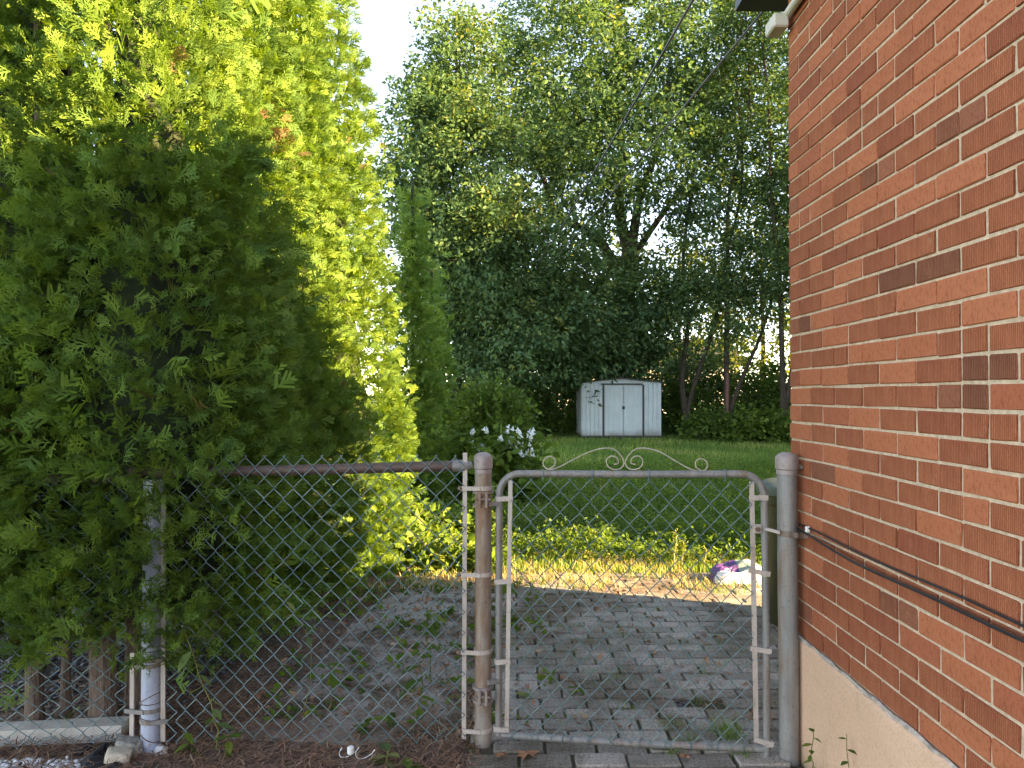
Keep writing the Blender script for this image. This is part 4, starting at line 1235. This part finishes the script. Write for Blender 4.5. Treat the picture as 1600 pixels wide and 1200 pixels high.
V, T_, va = blades(2600, lambda y: (-1.0 + 0 * y, .45 + .33 * y), lambda y: 1 + 0 * y, (.03, .10), (.0014, .003), 86, 1.0, ymin=5.0, ymax=6.2, lean=.9, cond=lambda x, y, r2: (np.sin(x * 6.3 + 2) * np.sin(y * 8 + x) > .1))
stuff('edge_grass', 'tufts of green grass creeping over the edge of the paving', 'grass', V, T_, va, 'grass')
# moss and grass in the paving joints
def tufts(seed, n, m, xr_, yr_, h, mat_var=0.0):
    r2 = np.random.default_rng(seed)
    cx_ = r2.uniform(*xr_, n); cy_ = r2.uniform(*yr_, n)
    big = np.repeat(np.arange(n), m)
    x = cx_[big] + r2.normal(0, .03, n * m); y = cy_[big] + r2.normal(0, .022, n * m)
    hh = h * r2.uniform(.3, 1, n * m) * (0.4 + r2.random(n))[big]
    la = r2.random(n * m) * 6.28
    w = .0018
    B = np.stack([x, y, np.full(n * m, 0.0)], 1)
    s = np.stack([np.cos(la + 1.57) * w, np.sin(la + 1.57) * w, 0 * x], 1)
    tip = B + np.stack([np.cos(la) * hh * .7, np.sin(la) * hh * .7, hh], 1)
    V = np.stack([B - s, B + s, tip], 1).reshape(-1, 3)
    T_ = np.arange(n * m * 3).reshape(-1, 3)
    return V, T_, np.repeat(np.clip(r2.normal(.45 + mat_var, .2, n * m), 0, 1), 3)
V, T_, va = tufts(87, 150, 24, (-.15, 1.6), (2.95, 5.2), .045)
stuff('joint_grass', 'small tufts of moss and grass growing in the paving joints', 'grass', V, T_, va, 'grass')
V, T_, va = tufts(88, 10, 60, (.55, 1.02), (2.72, 3.05), .08)
stuff('joint_grass', 'thicker grass tufts in the paving at the latch side of the gate', 'grass', V, T_, va, 'grass')
def pebbles(seed, n, xr_, yr_, s, cond=None):
    r2 = np.random.default_rng(seed)
    x = r2.uniform(*xr_, n); y = r2.uniform(*yr_, n)
    if cond is not None:
        k = cond(x, y); x, y = x[k], y[k]; n = len(x)
    tv = norm(np.array([(1, 0, 0), (-1, 0, 0), (0, 1, 0), (0, -1, 0), (0, 0, 1), (0, 0, -1), (.6, .6, .5), (-.6, .6, .5), (-.6, -.6, .5), (.6, -.6, .5)], float)) * np.array([1, .75, .45])
    tf = np.array([(4, 0, 6), (4, 6, 2), (4, 2, 7), (4, 7, 1), (4, 1, 8), (4, 8, 3), (4, 3, 9), (4, 9, 0), (0, 2, 6), (2, 1, 7), (1, 3, 8), (3, 0, 9), (5, 2, 0), (5, 1, 2), (5, 3, 1), (5, 0, 3)])
    pos = np.stack([x, y, .004 + r2.random(n) * .014], 1)
    fr = frames(r2.normal(0, 1, (n, 3)) * np.array([1, 1, .25]), r2.normal(0, .2, (n, 3)) + np.array([0, 0, 1.]))
    V, T_, ids = stamp([(tv, tf)], np.zeros(n, int), fr, r2.uniform(s * .6, s * 1.3, n), pos)
    return V, T_, r2.random(n)[ids]
M['crumb'] = simple('soil_crumb', (0.13, 0.10, 0.075), .95, .5, 60)
# needle litter
def litter(seed, n, xr_, yr_, L, mat_shift=0.0, pile=.02, cond=None):
    r2 = np.random.default_rng(seed)
    x = r2.uniform(*xr_, n); y = r2.uniform(*yr_, n)
    if cond is not None:
        k = cond(x, y, r2); x, y = x[k], y[k]; n = len(x)
    z = 0.004 + r2.random(n) * pile
    an = r2.random(n) * 6.28
    LL = r2.uniform(L[0], L[1], n)
    d = np.stack([np.cos(an) * LL, np.sin(an) * LL, r2.normal(0, .22, n) * LL], 1)
    w = np.stack([-np.sin(an), np.cos(an), np.zeros(n)], 1) * r2.uniform(.0008, .0022, n)[:, None]
    P = np.stack([x, y, z], 1)
    c = P + d * .5 + np.stack([np.cos(an + 1.57), np.sin(an + 1.57), 0 * x], 1) * (r2.normal(0, .12, n) * LL)[:, None]
    V = np.stack([P - w, P + w, c + w, c - w, P + d + w * .4, P + d - w * .4], 1).reshape(-1, 3)
    V[:, 2] = np.maximum(V[:, 2], .001)
    i = np.arange(n) * 6
    Fq = np.concatenate([np.stack([i, i + 1, i + 2, i + 3], 1), np.stack([i + 3, i + 2, i + 4, i + 5], 1)])
    return V, Fq, np.repeat(np.clip(r2.normal(.38 + mat_shift, .22, n), 0, 1), 6)
V, Fq, va = litter(91, 15000, (-2.9, -.13), (2.45, 3.5), (.02, .075), 0, .03, cond=lambda x, y, r2: r2.random(len(x)) < np.clip(1.25 - (y - 2.95) * 1.9, .12, 1) * np.where((x > -1.0) & (y > 3.05), .35, 1))
stuff('needle_litter', 'brown carpet of dead cedar needles under the fence', 'litter', V, Fq, va, 'straw')
V, Fq, va = litter(92, 12000, (-1.5, 1.5), (3.0, 5.5), (.012, .06), -.1, .014, cond=lambda x, y, r2: np.sin(x * 4 + 1) * np.sin(y * 3.1 + x) > -.2 + np.where(x > -.1, .28 - .25 * np.clip(y - 4, 0, 1), -.3))
stuff('leaf_debris', 'thin scatter of dead leaf debris on the path and paving', 'litter', V, Fq, va, 'straw')

V, T_, va = pebbles(403, 3000, (-1.5, -.15), (2.75, 5.5), .0075)
V[:, 2] -= .004
stuff('soil_crumbs', 'crumbs of soil and grit on the ground behind the fence panel', 'soil', V, T_, va, 'petal').data.materials[0] = M['crumb']
r2 = np.random.default_rng(95)
C = np.stack([r2.uniform(-1.2, 1.4, 260), r2.uniform(3.0, 5.4, 260), np.full(260, .012)], 1)
V, Fq, va = leaf_cloud(C, (.02, .02, .004), 2, .045, r2, 0, 0)
stuff('leaf_scatter', 'small dry leaves scattered over the path and paving', 'litter', V, Fq, np.clip(va, 0, 1), 'straw')
r2 = np.random.default_rng(96)
C = np.stack([r2.uniform(-1.1, .2, 70), r2.uniform(3.0, 5.3, 70), np.full(70, .03)], 1)
V, Fq, va = leaf_cloud(C, (.04, .04, .015), 9, .05, r2, -.1, 1)
stuff('seedlings', 'small green seedlings dotted over the bare ground behind the fence panel', 'weeds', V, Fq, va, 'weed')
# weeds one can point at
def leafy(name, label, base, tip, leaves, size, seed, mat='vine', r=.003, cat='weed', group='weeds along the fence'):
    r2 = np.random.default_rng(seed)
    base, tip = Vector(base), Vector(tip)
    root = empty(name, base, label, cat, group)
    pts = curve_pts(base - Vector((0, 0, .02)), tip, .06, 7, r2)
    mb = MB(); mb.tube(pts, [r * (1 - .06 * k) for k in range(8)], 6)
    st = mb.mesh('stem', M['straw'] if mat == 'dry' else M[mat]); a_ = st.attributes.new('var', 'FLOAT', 'POINT'); a_.data.foreach_set('value', [.95 if mat == 'vine' else .4] * len(st.vertices))
    link_mesh('stem', st, root)
    tv = np.array([(0, 0, 0), (.22, .20, .03), (.5, .27, .03), (.8, .14, -.03), (1, 0, -.12), (.8, -.14, -.03), (.5, -.27, .03), (.22, -.20, .03), (.5, 0, -.03), (.2, 0, -.01), (.8, 0, -.06)], float)
    tf = [(0, 9, 1), (1, 9, 8, 2), (2, 8, 10, 3), (3, 10, 4), (0, 7, 9), (7, 6, 8, 9), (6, 5, 10, 8), (5, 4, 10)]
    lm = bpy.data.meshes.new('leaf'); lm.from_pydata([tuple(v) for v in tv], [], tf); lm.materials.append(M['vine' if mat == 'dry' else mat])
    ms = []
    for vv in (.15, .45, .8):
        m2 = lm.copy(); a_ = m2.attributes.new('var', 'FLOAT', 'POINT'); a_.data.foreach_set('value', [vv] * len(tv)); ms.append(m2)
    for k in range(leaves):
        u = .35 + .65 * (k + .5) / leaves
        p_ = pts[min(7, int(u * 7))].lerp(pts[min(7, int(u * 7) + 1)], u * 7 - int(u * 7))
        an = k * 2.4 + r2.normal(0, .4)
        dr = r2.uniform(-.9, .2)
        x_ = Vector((math.cos(an), math.sin(an) * .8, dr)).normalized()
        y_ = Vector((0, 0, 1)).cross(x_).normalized()
        z_ = x_.cross(y_)
        o = link_mesh('leaf', ms[r2.integers(0, 3)], root, False)
        s = size * r2.uniform(.7, 1.2)
        mm = Matrix((x_ * s, y_ * s, z_ * s)).transposed().to_4x4()
        mm.translation = p_ - base
        o.matrix_basis = mm
    return root
leafy('vine_weed', 'tall leaning weed with drooping pale leaves right of the grey-blue post', at(338, 1163, 2.78), at(288, 985, 2.77), 9, .075, 201)
leafy('small_weed', 'small weed with pointed leaves at the foot of the grey-blue post', gnd(290, 1162), at(286, 1140, 2.75), 6, .06, 202, 'weed')
leafy('small_weed', 'small upright weed right of the leaning weed stem', gnd(355, 1172), at(360, 1143, 2.72), 7, .05, 203, 'weed')
leafy('broad_weed', 'weed on a dark stem with one big yellow-green leaf, left of the hinge post', at(646, 1140, 3.0), at(656, 1035, 3.0), 5, .10, 204, 'weed')
leafy('broad_weed', 'weed with dark green leaves behind the middle of the fence panel', gnd(672, 1060), at(668, 950, 3.4), 7, .085, 205, 'weed')
leafy('creeping_weed', 'creeping weed behind the mesh left of the concrete patch', gnd(520, 1085), at(512, 1035, 3.3), 6, .07, 206, 'weed')
leafy('creeping_weed', 'low weed at the mesh bottom below the concrete patch', gnd(560, 1140), at(580, 1120, 2.95), 7, .075, 207, 'weed')
leafy('fallen_sprig', 'sprig with yellow narrow leaves lying in front of the fence panel', gnd(600, 1194), at(607, 1172, 2.74), 7, .07, 208, 'vine')
leafy('broad_weed', 'two-leaved green seedling on the needles near the bottom edge', gnd(640, 1196), at(634, 1180, 2.73), 3, .075, 209, 'weed')
leafy('creeping_weed', 'dark leafy weed on the paving just behind the gate', gnd(895, 1085), at(902, 1070, 3.35), 6, .06, 210, 'weed')
leafy('creeping_weed', 'pale leaf weed beside the gate hinge bar', gnd(822, 1095), at(826, 1075, 3.3), 4, .06, 211, 'vine')
leafy('wall_weed', 'thin weed growing against the stucco nearest the latch post', (WX - .05, 2.60, 0), at(1271, 1140, 2.52), 7, .038, 212, 'weed', .0018)
leafy('wall_weed', 'thin weed against the stucco, further right of the latch post', (WX - .04, 2.36, 0), at(1323, 1147, 2.32), 7, .036, 213, 'weed', .0018)
leafy('climbing_stem', 'thin dry stem climbing the middle of the fence mesh', gnd(470, 1120), at(442, 930, 2.95), 6, .05, 214, 'vine', .0018)
def stalk(label, px, py0, py1, Y, seed, n=26):
    r2 = np.random.default_rng(seed)
    a_, b_ = at(px, py0, Y), at(px + 4, py1, Y)
    root = empty('seed_stalk', (a_.x, a_.y, 0), label, 'weed', 'dry seed stalks in the sun strip')
    mb = MB(); mb.tube(curve_pts((a_.x, a_.y, 0), b_, .04, 6, r2), .0028, 5); o = mb.mesh('stem', M['straw']); at_ = o.attributes.new('var', 'FLOAT', 'POINT'); at_.data.foreach_set('value', [.95] * len(o.vertices)); link_mesh('stem', o, root)
    C = np.array([tuple(Vector((a_.x, a_.y, 0)).lerp(b_, u)) for u in np.linspace(.35, 1, n)])
    V, Fq, va = leaf_cloud(C, (.012, .012, .012), 6, .025, r2, -.3)
    link_mesh('seed_head', np_mesh('seed_head', V, Fq, M['weed'], {'var': np.clip(va + .5, 0, 1)}), root)
stalk('tallest pale seed stalk standing in the sun strip', 1052, 905, 832, 5.75, 301)
stalk('second pale seed stalk right of the tallest one', 1064, 905, 846, 5.8, 302)
stalk('thin seed stalk left of the purple bag', 1100, 905, 858, 5.7, 303, 12)

# ------------------------------------------------------------------ bin, bag, kerb, stones
bx_, by_ = 1.765, 4.42
bn = empty('green_bin', (bx_, by_, 0), 'olive green bin with a pale rounded lid behind the latch post', 'bin')
zt = at(1200, 757, by_).z
mb = MB(); mb.lathe((bx_, by_, 0), [(.235, -.01), (.24, .03), (.262, zt - .12), (.275, zt - .10), (.275, zt - .03), (.268, zt - .02)], 32); mb.build('body', M['bin'], bn, True)
mb = MB(); mb.lathe((bx_, by_, zt - .02), [(.285, -.03), (.29, -.005), (.285, .02), (.24, .038), (.12, .05), (.01, .054)], 32); mb.build('lid', M['bin_lid'], bn, True)
# soil bag: a pillow with crimped ends
c = gnd(1158, 910)
nx, ny = 26, 18
V, Fq = [], []
r2 = np.random.default_rng(5)
for top in (1, 0):
    for i in range(nx + 1):
        for j in range(ny + 1):
            u, w_ = i / nx * 2 - 1, j / ny * 2 - 1
            th = max(0, (1 - u ** 4) * (1 - w_ ** 4)) ** .5
            z = .006 + (.075 * th * (1 + .25 * math.sin(5 * u + 2 * w_) + .15 * math.sin(9 * w_ - 4 * u)) if top else .0)
            tilt = (w_ + 1) * .04
            V.append((c.x + u * .22 * (1 - .06 * w_ * w_), c.y + w_ * .13, z + tilt * th))
n1 = (nx + 1) * (ny + 1)
for s in (0, 1):
    for i in range(nx):
        for j in range(ny):
            a_ = s * n1 + i * (ny + 1) + j
            Fq.append((a_, a_ + ny + 1, a_ + ny + 2, a_ + 1))
mb = MB(); mb.add(V, Fq)
tag(mb.build('soil_bag', M['bag'], None, True), 'half-empty purple and white plastic soil bag lying in the grass', 'bag')
# kerb
kb = MB()
ka, kb_ = gnd(-120, 1168), gnd(192, 1152)
d = (kb_ - ka).normalized()
mb = MB(); mb.bar(ka + Vector((0, .02, .02)), kb_ + Vector((0, .02, .02)), .085, .075)
tag(mb.build('kerb_edging', M['kerb']), 'pale concrete edging kerb under the left fence', 'kerb')
def rock(label, px, py, s, m, seed):
    r2 = np.random.default_rng(seed)
    bm = bmesh.new(); bmesh.ops.create_icosphere(bm, subdivisions=3, radius=1)
    ph = r2.random((5, 3)) * 6.28; kf = r2.normal(0, 2.2, (5, 3))
    for v in bm.verts:
        k = 1 + sum(.10 * math.sin(float(kf[q] @ np.array(v.co)) * 1.5 + ph[q, 0]) for q in range(5))
        cc = v.co * k
        cc = Vector((max(-.82, min(.82, cc.x)), max(-.8, min(.8, cc.y)), max(-.6, min(.72, cc.z))))
        v.co = Vector((cc.x * s[0], cc.y * s[1], cc.z * s[2]))
    me = bpy.data.meshes.new('rock'); bm.to_mesh(me); bm.free(); me.materials.append(m)
    for p_ in me.polygons: p_.use_smooth = True
    o = link_mesh('rock', me); g = gnd(px, py)
    o.location = (g.x, g.y, s[2] * .45); o.rotation_euler = (0, R(12), R(float(r2.uniform(0, 90))))
    tag(o, label, 'rock', 'stones at the post foot')
rock('rough speckled grey stone at the foot of the grey-blue post', 203, 1178, (.062, .05, .05), M['stone_a'], 1)
rock('buff pointed stone in front of the speckled one', 184, 1193, (.052, .045, .042), M['stone_b'], 2)
rock('small white pebble right of the grey-blue post', 252, 1176, (.026, .02, .022), M['stone_w'], 3)
# landscape fabric
def cloth(label, pts, seed):
    r2 = np.random.default_rng(seed)
    P = [gnd(x, y_) for x, y_ in pts]
    c_ = sum(P, Vector()) / len(P)
    rings = 6
    V, Fq = [tuple(c_ + Vector((0, 0, .02)))], []
    n = len(P) * 5
    out = []
    for k in range(len(P)):
        for s in range(5): out.append(P[k].lerp(P[(k + 1) % len(P)], s / 5))
    for rg in range(1, rings + 1):
        for q in out:
            v = c_.lerp(q, rg / rings)
            V.append((v.x, v.y, .008 + .022 * (1 - (rg / rings) ** 3) * (1 + math.sin(v.x * 40 + seed) * .5) + .006 * r2.random()))
    Fq = [(0, 1 + k, 1 + (k + 1) % n) for k in range(n)]
    for rg in range(rings - 1):
        Fq += [(1 + rg * n + k, 1 + rg * n + (k + 1) % n, 1 + (rg + 1) * n + (k + 1) % n, 1 + (rg + 1) * n + k) for k in range(n)]
    mb = MB(); mb.add(V, Fq)
    o = mb.build('weed_fabric', M['fabric'], None, True)
    md = o.modifiers.new('thick', 'SOLIDIFY'); md.thickness = .003
    tag(o, label, 'fabric', 'scraps of black fabric')
cloth('black landscape fabric scrap in front of the buff stone', [(120, 1200), (140, 1185), (168, 1166), (176, 1172), (160, 1190), (195, 1192), (190, 1215), (122, 1215)], 1)
cloth('smaller black fabric scrap beside the kerb end', [(112, 1180), (116, 1172), (150, 1168), (147, 1176), (125, 1184)], 2)
# gravel: white in front, dark chips under the cedars
e0, e1 = gnd(-150, 1186), gnd(170, 1172)
V, T_, va = pebbles(401, 3000, (-2.8, -1.38), (2.3, 2.76), .0135, lambda x, y: (y < e0.y + (x - e0.x) / (e1.x - e0.x) * (e1.y - e0.y)) & (x < -1.50 + (2.72 - y) * .2))
stuff('white_gravel', 'white crushed gravel in the bottom left corner', 'gravel', V, T_, va, 'petal').data.materials[0] = M['stone_w']
V, T_, va = pebbles(402, 2500, (-3.6, -1.4), (3.15, 4.6), .018)
stuff('dark_chips', 'dark stone chips lying under the cedars', 'gravel', V, T_, va, 'petal').data.materials[0] = M['slate']

# little litter
def leaf_fallen(label, px, py, s, seed):
    r2 = np.random.default_rng(seed)
    g = gnd(px, py)
    V = [(0, 0, .02)]
    n = 14
    for k in range(n):
        an = 2 * math.pi * k / n
        rr = s * (1.0 if k % 2 == 0 else .55) * r2.uniform(.8, 1.15)
        V.append((math.cos(an) * rr, math.sin(an) * rr * .8, .004 + .02 * r2.random()))
    Fq = [(0, 1 + k, 1 + (k + 1) % n) for k in range(n)]
    mb = MB(); mb.add(V, Fq); o = mb.build('fallen_leaf', M['deadleaf'])
    md = o.modifiers.new('thick', 'SOLIDIFY'); md.thickness = .001
    o.location = (g.x, g.y, 0.012)
    tag(o, label, 'leaf', 'dead leaves on the paving')
M['deadleaf'] = simple('dead_leaf', (0.26, 0.115, 0.06), .8, .35, 40)
leaf_fallen('big curled brown dead leaf on the paving below the gate', 822, 1188, .05, 1)
leaf_fallen('small reddish dead leaf right of the hinge post foot', 783, 1190, .025, 2)
leaf_fallen('brown dead leaf on the paving near the latch end of the gate', 1070, 1192, .025, 3)
p = gnd(545, 1190)
pts = []
for k in range(60):
    u = k / 59
    pts.append((p.x - .05 + .16 * u + .018 * math.cos(u * 16), p.y + .02 * math.sin(u * 16) + .01 * math.sin(u * 5), .03 + .012 * math.sin(u * 16 + 1)))
mb = MB(); mb.tube(pts, .0014, 5); o = mb.build('white_string', M['white'], None, True); tag(o, 'tangled white string with a small cap on the needles', 'string')
mb = MB(); q = at(548, 1172, 2.72); mb.lathe((q.x, q.y, max(.03, q.z)), [(.010, -.014), (.013, -.01), (.013, .01), (.008, .014)], 10); mb.build('cap', M['white'], o, True)
mb = MB()
for k in range(9):
    q = gnd(1070 + random.uniform(-14, 14), 1105 + random.uniform(-6, 6))
    mb.box((q.x, q.y, .006), (.03, .02, .012), Matrix.Rotation(random.random() * 3, 3, 'Z'), .003)
tag(mb.build('broken_paver', M['slate']), 'dark broken crumbs in the hole of a missing paver', 'rubble', None, 'stuff')
